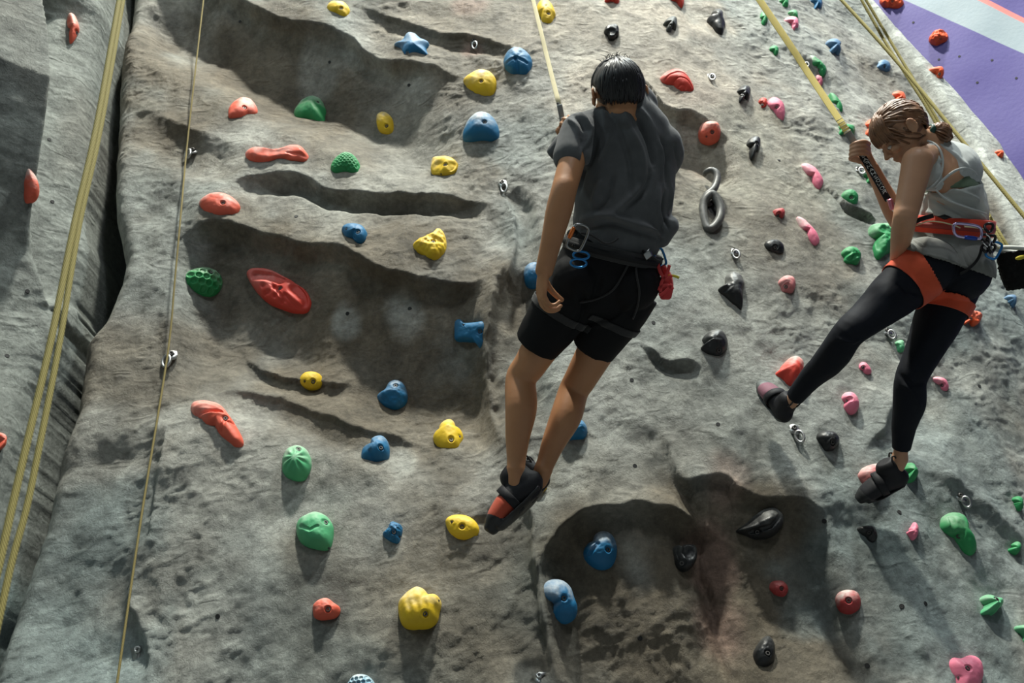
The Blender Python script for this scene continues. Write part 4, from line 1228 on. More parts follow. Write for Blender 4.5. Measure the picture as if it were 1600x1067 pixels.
def eyes(parent, c, f, u, l, s=1.0, closed=False):
    for k in (-1, 1):
        bm = bmesh.new()
        q = c+(l*.031*k+f*.078-u*.006)*s
        blob(bm, q, np.array([l, f, u]), [.0135*s, .010*s, .0085*s], 14, 8)
        me = remesh(bm, .002, 1)
        part('eye', me, plain('eye_white', (.55, .50, .46), .3), parent)
        for nm, rr, hh, cc in (('iris', .006, .0035, (.03, .015, .01)),):
            bm = bmesh.new(); blob(bm, q+f*.0068*s-u*.001, np.array([l, f, u]), [rr*s, hh*s, rr*s], 12, 6)
            fin(nm, bm, plain('iris_brown', cc, .2), parent.children[-1])
        bm = bmesh.new()
        limb(bm, [c+(l*(.016*k)+f*.083+u*.014)*s, c+(l*(.032*k)+f*.083+u*.019)*s, c+(l*(.050*k)+f*.070+u*.013)*s], [.0022*s, .003*s, .0015*s], u, 8, 3)
        fin('eyebrow', bm, M_HAIRM, parent)
def hair_cap(c, f, u, l, r, thr, thick=.10, seed=3, lump=.012):
    """shell over the scalp; thr(df) lowest crown coordinate that carries hair"""
    nu, nv = 90, 60
    vs_, fs = [], []
    for i in range(nv+1):
        p = math.pi*i/nv
        for j in range(nu):
            t = 2*math.pi*j/nu
            vs_.append((math.sin(p)*math.cos(t), math.sin(p)*math.sin(t), math.cos(p)))
    d = np.array(vs_)
    g = d[:, 2]-thr(d[:, 1], np.abs(d[:, 0]))-.26*np.exp(-((d[:, 1]+.06)/.22)**2)*sstep(.70, .85, np.abs(d[:, 0]))
    k = sstep(-.03, .07, g)
    rad = .93+(.07+thick)*k + lump*k*fbm(np.stack([np.arctan2(d[:, 1], d[:, 0])*5, d[:, 2]*1.5], -1), 3, seed)
    co = c+(d[:, :1]*l*r[0]+d[:, 1:2]*f*r[1]+d[:, 2:]*u*r[2])*rad[:, None]
    for i in range(nv):
        for j in range(nu):
            a = i*nu+j; b = i*nu+(j+1) % nu
            fs.append((a, b, b+nu, a+nu))
    return mesh_from('hair', co, fs)
def strands(bm, c, f, u, l, r, starts, ends, rad=.003, lift=1.1, n=9, jitter=.02, rnd=None, tip=.3, flat=1.6, ears=.30):
    rnd = rnd or random
    for s0, e0 in zip(starts, ends):
        s0 = unit(s0); e0 = unit(e0)
        if any(abs(q[0]) > .72 and -.36 < q[1] < .20 and q[2] < ears for q in [unit(s0*(1-t)+e0*t) for t in np.linspace(0, 1, 9)]): continue
        pts = []
        lf = lift+rnd.uniform(-.015, .02)
        for i in range(n):
            t = i/(n-1)
            d = unit(s0*(1-t)+e0*t+np.array([rnd.uniform(-1, 1)*jitter*math.sin(math.pi*t) for _ in range(3)]))
            k = lf+.012*math.sin(math.pi*t)
            pts.append(c+(d[0]*l*r[0]+d[1]*f*r[1]+d[2]*u*r[2])*k)
        sweep(bm, np.array(pts), [rad*.7, rad, rad, rad*.8, rad*tip], 6, flat=flat)

def finger(bm, root, d, nrm, lens, bends, r0, r1, seg=12):
    """chain of three phalanges; nrm: direction the finger curls to; bends in degrees"""
    pts = [np.asarray(root, float)]; d = unit(d); nrm = unit(nrm-d*(nrm@d))
    for L_, b in zip(lens, bends):
        a = math.radians(b)
        d, nrm = unit(d*math.cos(a)+nrm*math.sin(a)), unit(nrm*math.cos(a)-d*math.sin(a))
        pts.append(pts[-1]+d*L_)
    R = np.linspace(r0, r1, len(pts)); side = np.cross(d, nrm)
    limb(bm, pts, [(x, x) for x in R], side, seg, 3)
    return pts, d, nrm
def hand(bm, wrist, d, palm_n, thumb_side, s=1.0, curl=(20, 35, 25), thumb_curl=(15, 20, 15), spread=3, thumb_dir=None):
    """wrist point, d along the hand, palm_n out of the palm, thumb_side: lateral direction of the thumb"""
    d = unit(d); palm_n = unit(palm_n-d*(palm_n@d)); t = unit(thumb_side-d*(thumb_side@d)-palm_n*(thumb_side@palm_n))
    P = lambda a, b, c_: wrist+(d*a+t*b+palm_n*c_)*s
    limb(bm, [P(-.012, 0, 0), P(.030, .002, 0), P(.062, 0, .0), P(.082, 0, .001)], [(.026*s, .019*s), (.034*s, .017*s), (.040*s, .014*s), (.038*s, .011*s)], t, 20, 4)
    ths = []
    for i, (off, L_, r) in enumerate([(.028, (.044, .026, .021), .0088), (.0095, (.048, .029, .023), .0090), (-.0095, (.045, .027, .022), .0086), (-.027, (.036, .021, .019), .0076)]):
        root = P(.080-.004*abs(i-1.2), off, .001)
        dd = d+t*math.tan(math.radians(spread*(1.2-i)))
        c_ = [x+(i*3) for x in curl]
        finger(bm, root, dd, palm_n, [x*s for x in L_], c_, r*s, r*s*.82)
    td = thumb_dir if thumb_dir is not None else d*.75+t*.75+palm_n*.3
    finger(bm, P(.022, .020, .008), td, palm_n*.8-t*.5, [.040*s, .032*s, .026*s], thumb_curl, .0125*s, .0088*s)

def band(c, lat, axis, ra, rb, w, thick, name, mat, parent, seg=56, phase=(0, 2*math.pi), n_p=3.0, wob=0.0):
    """flat webbing ring (ellipse ra x rb) whose face stands along axis"""
    axis = unit(axis); lat = unit(lat-axis*(lat@axis)); dep = np.cross(axis, lat)
    full = abs(phase[1]-phase[0]-2*math.pi) < 1e-6
    ts = np.linspace(phase[0], phase[1], seg, endpoint=not full)
    bm = bmesh.new(); R = []
    for t in ts:
        o = lat*math.cos(t)*ra+dep*math.sin(t)*rb
        nn = unit(lat*math.cos(t)/ra+dep*math.sin(t)/rb)
        cc = c+o+axis*wob*math.sin(2*t)
        prof = [(-w/2, 0), (-w/2*.92, thick), (0, thick*1.15), (w/2*.92, thick), (w/2, 0), (w/2*.9, -thick*.4), (-w/2*.9, -thick*.4)]
        R.append([bm.verts.new(V(cc+axis*a+nn*b)) for a, b in prof])
    m = len(R)
    for i in range(m if full else m-1):
        A_, B_ = R[i], R[(i+1) % m]
        for j in range(7): bm.faces.new((A_[j], A_[(j+1) % 7], B_[(j+1) % 7], B_[j]))
    if not full: bm.faces.new(R[0]); bm.faces.new(R[-1][::-1])
    return fin(name, bm, mat, parent)
def strip(pts, w, thick, face, name, mat, parent=None, n=4, origin=None):
    """flat ribbon along pts, its flat side facing `face`"""
    P = cat(np.asarray(pts, float), n) if len(pts) > 2 else np.asarray(pts, float)
    face = np.asarray(face, float)
    T = np.gradient(P, axis=0); T /= np.linalg.norm(T, axis=1)[:, None]
    bm = bmesh.new(); R = []
    W_ = np.full(len(P), w) if np.isscalar(w) else np.interp(np.linspace(0, 1, len(P)), np.linspace(0, 1, len(w)), w)
    for p, t, ww in zip(P, T, W_):
        nn = unit(face-t*(face@t)); a = np.cross(t, nn)
        R.append([bm.verts.new(V(p+a*x*ww/2+nn*y*thick/2)) for x, y in ((-1, -.6), (-1, .6), (-.9, 1), (.9, 1), (1, .6), (1, -.6), (.9, -1), (-.9, -1))])
    for A_, B_ in zip(R[:-1], R[1:]):
        for j in range(8): bm.faces.new((A_[j], A_[(j+1) % 8], B_[(j+1) % 8], B_[j]))
    bm.faces.new(R[0]); bm.faces.new(R[-1][::-1])
    o = fin(name, bm, mat, parent, origin)
    return o
def cord(pts, r, name, mat, parent=None, n=5, closed=False, seg=8, origin=None):
    bm = bmesh.new()
    P = np.array(closed_catmull3(pts, n*len(pts))) if closed else (cat(np.asarray(pts, float), n) if len(pts) > 2 else np.asarray(pts, float))
    sweep(bm, P, r, seg, closed=closed)
    return fin(name, bm, mat, parent, origin)
def pull(P, px, py):
    """point on the view line of a pixel that lies straight above or below P"""
    d = D(px, py); a = np.array([d[0], d[1]]); b = P[:2]-CAM[:2]
    t = (a@b)/(a@a)
    return CAM+t*d

def climbing_shoe(parent, heel, toe, up, lat, s, mats, label=None):
    """heel and toe points of the sole, up: instep direction, lat: lateral axis"""
    f = unit(toe-heel); up = unit(up-f*(up@f)); lat = np.cross(f, up)
    Ln = np.linalg.norm(toe-heel)
    P = lambda a, b, c_=0: heel+f*a*Ln+up*b*s+lat*c_*s
    main, toecap, bandm, loopm = mats
    bm = bmesh.new()
    limb(bm, [P(.07, .045), P(.12, .038), P(.35, .040), P(.6, .036), P(.82, .028), P(.95, .023)],
         [(.030*s, .042*s), (.034*s, .046*s), (.038*s, .040*s), (.046*s, .033*s), (.043*s, .029*s), (.032*s, .022*s)], lat, 22, 4)
    limb(bm, [P(.14, .05), P(.16, .085)], [(.036*s, .042*s), (.038*s, .044*s)], lat, 20, 3)
    shoe = part('climbing_shoe', remesh(bm, .004, 6), main, parent)
    if label: shoe['label'] = label
    bm = bmesh.new()
    limb(bm, [P(.80, .027), P(.88, .026), P(.97, .022)], [(.0455*s, .0310*s), (.042*s, .028*s), (.031*s, .021*s)], lat, 20, 4)
    limb(bm, [P(.03, .003), P(.3, .001), P(.6, .000), P(.88, .004)], [(.026*s, .006*s), (.032*s, .005*s), (.041*s, .006*s), (.034*s, .006*s)], lat, 20, 4)
    limb(bm, [P(.03, .020), P(.045, .050)], [(.024*s, .022*s), (.022*s, .020*s)], lat, 16, 3)
    part('rubber_rand', remesh(bm, .004, 5), toecap, shoe)
    bm = bmesh.new()
    limb(bm, [P(.58, .036), P(.68, .033), P(.78, .029)], [(.0480*s, .0355*s), (.0475*s, .034*s), (.0460*s, .032*s)], lat, 24, 4)
    part('shoe_upper', remesh(bm, .004, 4), bandm, shoe)
    for k in (-1, 1):                            # pull tabs
        q = P(.06, .095, .018*k)
        cord([q-up*.012*s, q+up*.018*s-f*.008, q+up*.030*s-f*.016, q+up*.022*s-f*.024, q+up*.0*s-f*.020, q-up*.014*s-f*.012], .0032*s, 'pull_loop', loopm, shoe)
    # closure strap
    band(P(.46, .040), lat, f, .0475*s, .0445*s, .030, .002, 'strap', main, shoe, seg=40)
    return shoe

def carabiner(c, ax, ay, L_, w, r, body_mat, gate_mat, label, group='carabiners on the harnesses', gate_frac=(.35, .8)):
    """D shaped ring; ax long axis, ay short axis"""
    t = empty('carabiner', c, label, 'carabiner', group)
    ax, ay = unit(ax), unit(ay)
    pts = [c+ax*a*L_/2+ay*b*w/2 for a, b in ((-1, .1), (-.93, .75), (-.6, 1), (.45, 1), (.9, .75), (1, 0), (.88, -.8), (.6, -1), (-.6, -1), (-.92, -.7))]
    cord(pts, r, 'body', body_mat, t, closed=True)
    a0, a1 = gate_frac
    bm = bmesh.new()
    sweep(bm, np.array([c+ax*L_*(x-.5)-ay*w/2 for x in np.linspace(a0, a1, 5)]), [r*1.2, r*1.55, r*1.55, r*1.55, r*1.2], 10)
    fin('gate', bm, gate_mat, t)
    return t
M_ROPE = None
def rope_material(name, a, b, sc=90):
    m, nt, N, L, bs = newmat(name)
    bs.inputs['Roughness'].default_value = .8
    tc = nd(N, 'ShaderNodeTexCoord')
    mp = nd(N, 'ShaderNodeMapping'); mp.inputs['Rotation'].default_value = (.6, .5, 0)
    L.new(tc.outputs['Object'], mp.inputs['Vector'])
    w = nd(N, 'ShaderNodeTexWave', i_Scale=float(sc), i_Distortion=2.0)
    L.new(mp.outputs['Vector'], w.inputs['Vector'])
    x = nd(N, 'ShaderNodeMix', data_type='RGBA'); x.inputs['A'].default_value = (*a, 1); x.inputs['B'].default_value = (*b, 1)
    L.new(w.outputs['Fac'], x.inputs['Factor']); L.new(x.outputs['Result'], bs.inputs['Base Color'])
    bp = nd(N, 'ShaderNodeBump', i_Strength=.4, i_Distance=.001)
    L.new(w.outputs['Fac'], bp.inputs['Height']); L.new(bp.outputs['Normal'], bs.inputs['Normal'])
    return m
M_ROPE = rope_material('yellow_rope', (.22, .18, .05), (.42, .36, .12))
M_ROPED = rope_material('dull_yellow_rope', (.13, .10, .03), (.24, .19, .06))
M_WEB = rope_material('yellow_tape', (.58, .45, .09), (.74, .60, .20), 160)
M_WEBP = rope_material('cream_tape', (.62, .54, .30), (.78, .70, .45), 160)
M_WEBG = cloth_material('grey_tape', (.22, .24, .24), .7)
M_SILVER = plain('polished_alloy', (.75, .75, .76), .22, 1.0)
M_GUN = plain('grey_alloy', (.33, .34, .34), .3, 1.0)
M_BLUEAL = plain('blue_alloy', (.03, .22, .55), .28, .6)
M_PURPAL = plain('lilac_alloy', (.60, .52, .80), .22, .9)
M_PINKAL = plain('pink_alloy', (.75, .28, .38), .3, .6)
M_ORAL = plain('orange_alloy', (.80, .22, .05), .3, .6)
M_BLKAL = plain('black_alloy', (.02, .02, .02), .3, .5)
M_WHITE = plain('white_print', (.62, .62, .60), .7)
M_REDC = cloth_material('red_nylon', (.62, .06, .06), .6)
M_YEL = cloth_material('yellow_nylon', (.62, .52, .05), .6)
M_FLEECE = cloth_material('white_fleece', (.60, .62, .58), .95)
M_CHALKBAG = cloth_material('black_plush', (.012, .012, .012), .95, weave=120)
# ------------------------------------------------------------------ the man
def build_man():
    root = empty('person', W(945, 430, 3.0), 'man seen from behind in a charcoal t-shirt and black shorts, hanging by yellow webbing', 'person')
    ls = W(906, 207, 2.88); rs = W(1036, 224, 2.95)
    lat = unit(rs-ls)                                # towards his right
    hc = W(945, 425, 3.02); nk = W(981, 172, 2.93)
    hl = unit(W(985, 447, 3.06)-W(905, 440, 3.02))
    lh = W(908, 442, 3.02); rh = W(985, 450, 3.06)
    lk = W(814, 592, 3.12); la = W(806, 733, 3.02)
    rk = W(896, 612, 3.18); ra = W(849, 733, 3.06)
    le = W(881, 298, 2.76); lw = W(850, 424, 2.76)
    re = W(990, 262, 3.20); rw = W(900, 224, 3.13)
    hcn = W(965, 149, 2.90)
    u = unit([.05, -.60, .80]); f = unit([-.20, .75, .60]); f = unit(f-u*(f@u)); l = np.cross(u, f)
    # ---- skin
    bm = bmesh.new()
    head(bm, hcn, f, u, l, 1.0)
    limb(bm, [hcn-f*.025-u*.02, hcn-f*.03-u*.075, nk], [(.056, .062), (.054, .058), (.062, .060)], lat, 20, 4)
    limb(bm, [W(985, 190, 2.93), W(980, 225, 2.95), W(976, 280, 2.98), W(968, 345, 3.0), W(955, 395, 3.02), W(945, 440, 3.04)],
         [(.08, .05), (.13, .075), (.14, .09), (.130, .09), (.135, .09), (.145, .10)], lat, 26, 4)
    limb(bm, [nk+(ls-nk)*.2, ls], [.030, .038], None, 16, 4); limb(bm, [nk+(rs-nk)*.2, rs], [.030, .038], None, 16, 4)
    # left arm, hanging
    limb(bm, [ls, ls*.6+le*.4, le*.85+ls*.15, le, le*.75+lw*.25, le*.35+lw*.65, lw], [.044, .044, .042, .0415, .0425, .034, (.029, .023)], dimg(1, .15), 20, 5)
    blob(bm, le+dimg(-.1, 0, -1)*.018, np.eye(3), [.022, .022, .024])
    # left hand, relaxed, back of the hand to the camera, fingers curling to his palm
    d = unit(W(845, 462, 2.77)-lw)
    hand(bm, lw, d, dimg(1, .0, .30), dimg(-.3, 0, 1), .98, curl=(26, 46, 34), thumb_curl=(8, 14, 10), spread=4, thumb_dir=d*.9+dimg(.75, 0, .35)*.55)
    # right arm reaching forward to the tape
    limb(bm, [rs, rs*.5+re*.5, re, re*.5+rw*.5, rw], [.050, .045, .040, .040, (.028, .023)], None, 20, 5)
    tape = W(877, 203, 3.10)
    d2 = unit(W(886, 205, 3.12)-rw)
    hand(bm, rw, d2, dimg(-.2, -.3, -1), dimg(.3, -1, 0), .95, curl=(60, 75, 40), thumb_curl=(30, 30, 20), spread=1)
    # legs
    for h_, k_, a_, kr in ((lh, lk, la, 1.0), (rh, rk, ra, 1.0)):
        back = unit(dimg(0, 0, -1))
        calf = k_*.68+a_*.32 + dimg(.5, 0, -.8)*.012
        limb(bm, [h_, h_*.5+k_*.5, k_*.85+h_*.15, k_, calf, k_*.35+a_*.65, k_*.1+a_*.9, a_],
             [.070, .070, .060, .056, .0575, .044, .034, (.033, .037)], dimg(1, .1), 22, 5)
        blob(bm, k_+dimg(-.4, 0, .9)*.012, np.eye(3), [.046, .046, .050])
    # feet inside the shoes
    lheel, ltoe = W(846, 763, 3.00), W(774, 835, 2.97)
    rheel, rtoe = W(858, 752, 3.07), W(806, 812, 3.08)
    limb(bm, [la, la*.6+(lheel*.5+ltoe*.5)*.4, lheel*.72+ltoe*.28+unit(la-lheel)*.03], [.034, .030, .020], None, 16, 4)
    limb(bm, [ra, ra*.6+(rheel*.5+rtoe*.5)*.4, rheel*.72+rtoe*.28+unit(ra-rheel)*.03], [.034, .030, .020], None, 16, 4)
    hands = np.array([lw+d*.08, W(875, 200, 3.12)])
    def wt(co):
        m = np.min([np.linalg.norm(co-h, axis=1) for h in hands], 0)
        mh = np.linalg.norm(co-hcn, axis=1)
        return np.minimum(np.clip((m-.05)/.10, .15, 1), np.clip((mh-.07)/.10, .25, 1))
    part('body', remesh(bm, .0040, 12, wt), SK_M, root)
    eyes(root, hcn, f, u, l)
    # ---- hair
    R_ = (.078, .097, .092)
    hc2 = hcn+u*.020-f*.008
    thr = lambda df, dl: np.interp(df, [-1, -.45, 0.05, .5, 1], [-.60, -.54, -.05, .38, .46])
    cap = part('hair', hair_cap(hc2, f, u, l, R_, thr, .10, 3, .035), M_HAIRM, root)
    rnd = random.Random(4); bm = bmesh.new()
    st, en = [], []
    crown = np.array([.1, -.35, .93])
    for i in range(420):
        a = rnd.uniform(0, 2*math.pi); df = math.sin(a); dl = math.cos(a)
        z = float(thr(df, abs(dl)))+rnd.uniform(-.10, .14)
        e = np.array([dl*math.sqrt(max(.05, 1-z*z)), df*math.sqrt(max(.05, 1-z*z)), z])
        k = rnd.uniform(.1, .75)
        st.append(crown*(1-k)+e*k+np.array([rnd.uniform(-.2, .2) for _ in range(3)])*.4); en.append(e)
    strands(bm, hc2, f, u, l, R_, st, en, .0026, 1.10, 8, .03, rnd, .2)
    fin('hair_strands', bm, M_HAIRM, cap)
    bm = bmesh.new()
    for i in range(26):                               # loose hairs standing off the crown
        s0 = unit([rnd.uniform(-.6, .5), rnd.uniform(-.5, .3), 1]); p0 = hc2+(s0[0]*l*R_[0]+s0[1]*f*R_[1]+s0[2]*u*R_[2])*1.06
        side = l*rnd.uniform(-.6, 1.0)+f*rnd.uniform(-.6, .4)
        sweep(bm, cat([p0, p0+u*.016+side*.010, p0+u*.020+side*.032], 4), [.0011, .0009, .0003], 5)
    fin('loose_hairs', bm, M_HAIRM, cap)
    # ---- t-shirt
    bm = bmesh.new()
    up_t = unit(nk-hc)
    limb(bm, [W(983, 159, 2.935), W(984, 168, 2.93), W(985, 182, 2.93), W(985, 204, 2.94), W(979, 232, 2.95), W(977, 275, 2.97), W(974, 325, 2.98), W(966, 362, 3.0), W(958, 386, 3.01)],
         [(.066, .064), (.084, .077), (.118, .092), (.150, .106), (.174, .116), (.180, .128), (.172, .128), (.166, .126), (.150, .120)], lat, 34, 5)
    limb(bm, [nk+(ls-nk)*.15-u*.01, ls*.8+nk*.2, ls], [(.052, .052), (.058, .058), (.060, .064)], dimg(0, 1, .3), 20, 4)
    limb(bm, [nk+(rs-nk)*.15-u*.01, rs*.8+nk*.2, rs], [(.052, .052), (.062, .062), (.064, .068)], dimg(0, 1, .3), 20, 4)
    limb(bm, [ls, W(899, 222, 2.86), W(893, 243, 2.832)], [.066, .063, .061], dimg(1, .1), 22, 4, True)
    limb(bm, [W(905, 205, 2.93), W(884, 225, 2.93), W(868, 238, 2.94)], [.055, .045, .030], dimg(1, .6), 18, 4)
    limb(bm, [rs, W(1042, 245, 3.0), W(1030, 262, 3.09)], [.066, .060, .056], dimg(1, .1), 20, 4)
    limb(bm, [W(1040, 352, 2.96), W(1032, 372, 2.98)], [(.045, .05), (.034, .045)], lat, 16, 4)
    nh = unit(hcn-f*.03-u*.075-nk)
    limb(bm, [W(938, 196, 2.885), W(954, 193, 2.875), W(972, 189, 2.87), W(990, 187, 2.88), W(1006, 194, 2.90)], [.046, .050, .051, .050, .046], CF, 20, 4)
    limb(bm, [nk-nh*.035, nk, nk+nh*.034], [(.098, .088), (.082, .078), (.0675, .0655)], lat, 24, 4)
    me = remesh(bm, .0045, 14)
    co = get_co(me)
    # open the neck: press the cloth just inside the collar
    folds = [
     ([(985,165),(1000,190),(1015,225),(1022,262)], .010, -.016), ([(996,165),(1015,190),(1030,220),(1036,262)], .011, .014),
     ([(1006,178),(1024,205),(1040,245),(1043,290)], .010, -.012),
     ([(975,170),(985,200),(1003,240),(1008,290)], .010, .010), ([(960,178),(972,215),(985,260),(985,310)], .010, -.008),
     ([(948,170),(957,188),(958,210)], .008, -.010), ([(940,172),(946,192),(945,225)], .008, .010), ([(930,178),(934,200),(928,235),(920,260)], .009, -.011),
     ([(955,200),(948,225),(935,250)], .007, .008), ([(922,182),(924,200),(915,225),(905,250)], .008, .010),
     ([(895,178),(908,190),(914,205)], .007, -.012), ([(903,172),(915,186),(922,204)], .007, .010), ([(888,186),(900,196),(905,212)], .007, .008),
     ([(912,215),(912,245),(905,300)], .013, -.016),
     ([(1000,290),(985,310),(960,330),(930,340)], .012, .008), ([(1015,270),(1005,300),(975,325)], .010, -.009),
     ([(1030,290),(1028,330),(1040,362)], .010, .010), ([(1040,300),(1036,335),(1046,360)], .007, -.010),
     ([(905,345),(940,335),(980,345),(1020,358)], .012, .010), ([(910,360),(950,350),(990,360),(1030,372)], .010, -.012),
     ([(1050,290),(1046,330)], .007, .008), ([(1055,225),(1062,262)], .006, -.008), ([(940,280),(925,320)], .010, .008), ([(960,270),(950,310),(930,330)], .009, -.008),
     ([(1000,350),(1020,358),(1036,372)], .006, .012),
    ]
    fold(me, folds, .0035, 9, 5, calm=(nk, .085))
    shirt = part('t_shirt', me, M_SHIRT, root)
    band(nk+nh*.034, lat, nh, .0675, .0655, .018, .0025, 'collar', M_SHIRT, shirt, seg=50)
    # ---- shorts
    bm = bmesh.new()
    limb(bm, [W(958, 378, 3.01), W(952, 400, 3.02), W(946, 428, 3.04), W(944, 452, 3.06)], [(.150, .118), (.168, .125), (.182, .138), (.160, .125)], hl, 32, 5)
    blob(bm, W(905, 437, 2.985), np.eye(3), [.098]*3); blob(bm, W(985, 442, 3.0), np.eye(3), [.104]*3)
    lm, rm = lk*.80+lh*.20, rk*.80+rh*.20
    hemL, hemR = W(838, 541, 3.09), W(927, 543, 3.14)
    limb(bm, [lh, W(878, 480, 3.04), W(858, 510, 3.06), hemL], [(.105, .105), (.104, .10), (.095, .092), (.084, .082)], dimg(1, .25), 26, 5, False)
    limb(bm, [rh, W(965, 485, 3.08), W(945, 515, 3.10), hemR], [(.110, .105), (.104, .10), (.094, .09), (.083, .082)], dimg(1, -.1), 26, 5, False)
    me = remesh(bm, .0045, 10)
    fold(me, [([(905,450),(915,490),(890,525)], .012, -.010), ([(845,440),(870,470),(890,480)], .010, .006), ([(990,470),(960,500),(925,510)], .010, .006), ([(940,430),(925,470),(900,500)], .012, -.008)], .003, 9, 8)
    shorts = part('shorts', me, M_SHORTS, root)
    # ---- harness
    har = empty('harness', W(957, 396, 3.0)); har.parent = root; har.matrix_parent_inverse = root.matrix_world.inverted()
    bc = W(957, 393, 3.015); ax = unit(W(968, 345, 3.0)-W(946, 430, 3.04)); 
    lat2 = unit(W(1032, 402, 3.03)-W(888, 378, 2.99))
    band(bc, lat2, ax, .168, .136, .046, .007, 'waist_belt', M_HARG, har, seg=70)
    band(bc, lat2, ax, .172, .140, .020, .007, 'belt_webbing', M_HARB, har, seg=70)
    for c0, a_, b_ in ((W(870, 484, 3.04), lh, lk), (W(955, 500, 3.09), rh, rk)):
        part('leg_loop', shell_from(shorts.data, c0, unit(a_-b_), .016, .0025, .14), M_HARG, har)
    def on(px, py, off=.006, m=shorts.data, cache={}):
        if 'b' not in cache:
            cache['b'] = me_bvh(m)
        p, n_ = hit(px, py, cache['b'])
        return p+n_*off if p is not None else W(px, py, 2.9)
    cord([on(x, y) for x, y in [(983,408),(975,428),(957,452),(932,466),(905,471)]], .0035, 'rear_strap', M_HARG, har)
    cord([on(x, y) for x, y in [(992,408),(994,430),(998,455),(995,478),(988,497)]], .0035, 'rear_strap', M_HARG, har)
    for q in ([(908,364),(925,368),(945,380),(958,378),(966,372)], [(1004,392),(1018,400),(1030,408),(1036,404)]):
        pts = [W(x, y, 2.855+.06*(x > 1000)) for x, y in q]
        cord(pts, .0038, 'gear_loop', M_HARG, har)
    bk = W(1012, 398, 2.885)
    bm = bmesh.new(); blob(bm, bk, np.array([lat2, ax, np.cross(lat2, ax)]), [.018, .022, .004], 4, 4); fin('buckle', bm, M_GUN, har)
    tie = bc+np.cross(ax, lat2)*-.15
    if tie[1] < bc[1]: tie = bc-(tie-bc)
    cord([tie+ax*.01, tie-ax*.05+CF*.03, tie-ax*.09], .007, 'belay_loop', M_HARB, har)
    # ---- shoes
    climbing_shoe(root, lheel, ltoe, dimg(-.70, -.58, .42), lat, 1.24, (M_SHOEB, M_RUBBER, M_SHOEO, M_SHOEB), 'black climbing shoe with an orange band over the toes')
    climbing_shoe(root, rheel, rtoe, dimg(-.70, -.58, .42), lat, 1.0, (M_SHOEB, M_RUBBER, M_SHOEO, M_SHOEB))
    # ---- hanging gear
    t = carabiner(W(903, 371, 2.83), dimg(.45, -1, 0), dimg(1, .35, .2), .088, .052, .0048, M_GUN, M_ORAL, 'large grey carabiner with an orange gate on the man\'s belt beside his forearm')
    bm = bmesh.new(); blob(bm, W(894, 364, 2.835), np.eye(3), [.018, .010, .016], 12, 8); blob(bm, W(897, 384, 2.83), np.eye(3), [.007]*3, 12, 8)
    o = fin('belay_device', bm, M_BLKAL, origin=W(894, 364, 2.835)); set_props(o, 'small black belay device clipped in the large grey carabiner', 'belay device')
    # blue pair
    c0 = W(909, 406, 2.845)
    t = empty('quick_link', c0, 'bright blue figure-eight shaped metal descender on the seat of the black shorts', 'descender')
    for a, b, rr in ((908, 399, .0155), (904, 411, .0165)):
        q = W(a, b, 2.845)
        cord([q+dimg(1, .1)*.026*math.cos(x)+dimg(-.15, 1)*rr*math.sin(x)*.85 for x in np.linspace(0, 2*math.pi, 10, endpoint=False)], .0040, 'ring', M_BLUEAL, t, closed=True)
    t = carabiner(W(1031, 402, 2.98), dimg(.35, 1, 0), dimg(1, -.35, .2), .062, .034, .0042, M_BLUEAL, M_SILVER, 'blue and silver carabiner on the man\'s belt above a red pouch')
    c0 = W(1042, 445, 2.98)
    t = empty('red_pouch', c0, 'small red folded sling bundle hanging from the blue carabiner on the man\'s belt', 'sling')
    bm = bmesh.new()
    limb(bm, [W(1036, 418, 2.98), W(1041, 432, 2.98), W(1040, 448, 2.98), W(1040, 462, 2.98)], [(.012, .012), (.020, .018), (.028, .022), (.022, .018)], dimg(1, 0), 16, 4)
    part('bundle', remesh(bm, .003, 4), M_REDC, t)
    for q in ([(1028,412),(1032,426),(1040,436),(1050,430)], [(1046,414),(1042,428),(1034,440),(1032,456)], [(1027,452),(1040,445),(1052,452)], [(1030,462),(1040,455),(1050,444)]):
        strip([W(x, y, 2.955) for x, y in q], .011, .003, -CF, 'sling_tape', M_REDC, t)
    strip([W(1044, 431, 2.96), W(1053, 431, 2.96), W(1061, 434, 2.96)], .009, .003, -CF, 'yellow_tab', M_YEL, t)
    # ---- webbing from above
    g = tape
    top = pull(g, 833, 0)
    top = g*0+W(833, 0, g_z(g, top))
    dirn = unit(top-W(874, 165, 3.10))
    far = top+dirn*2.2
    t = empty('safety_webbing', top, 'pale yellow flat safety webbing running up from behind the man\'s shoulder', 'webbing', None)
    strip([far, top, W(853, 82, (proj(top)[2]+3.10)/2), W(874, 165, 3.10)], [.016, .016, .016, .017], .0022, -CF, 'tape', M_WEBP, t)
    strip([W(874, 163, 3.097), W(877, 178, 3.097), W(879, 192, 3.10)], .019, .004, -CF, 'sewn_end', M_WEBG, t)
    strip([W(871.5, 160, 3.102), W(876, 184, 3.102), W(880, 200, 3.105), W(895, 260, 3.10), W(925, 330, 3.12), V3(tie)], .010, .003, -CF, 'lanyard', M_HARB, t)
    cord([W(877, 184, 3.09), W(881, 186, 3.09), W(882, 193, 3.09), W(878, 194, 3.09)], .0022, 'connector', M_SILVER, t, closed=True)
    return root
def g_z(P, T):
    return float(proj(T)[2])
def V3(p): return np.asarray(p, float)
build_man()
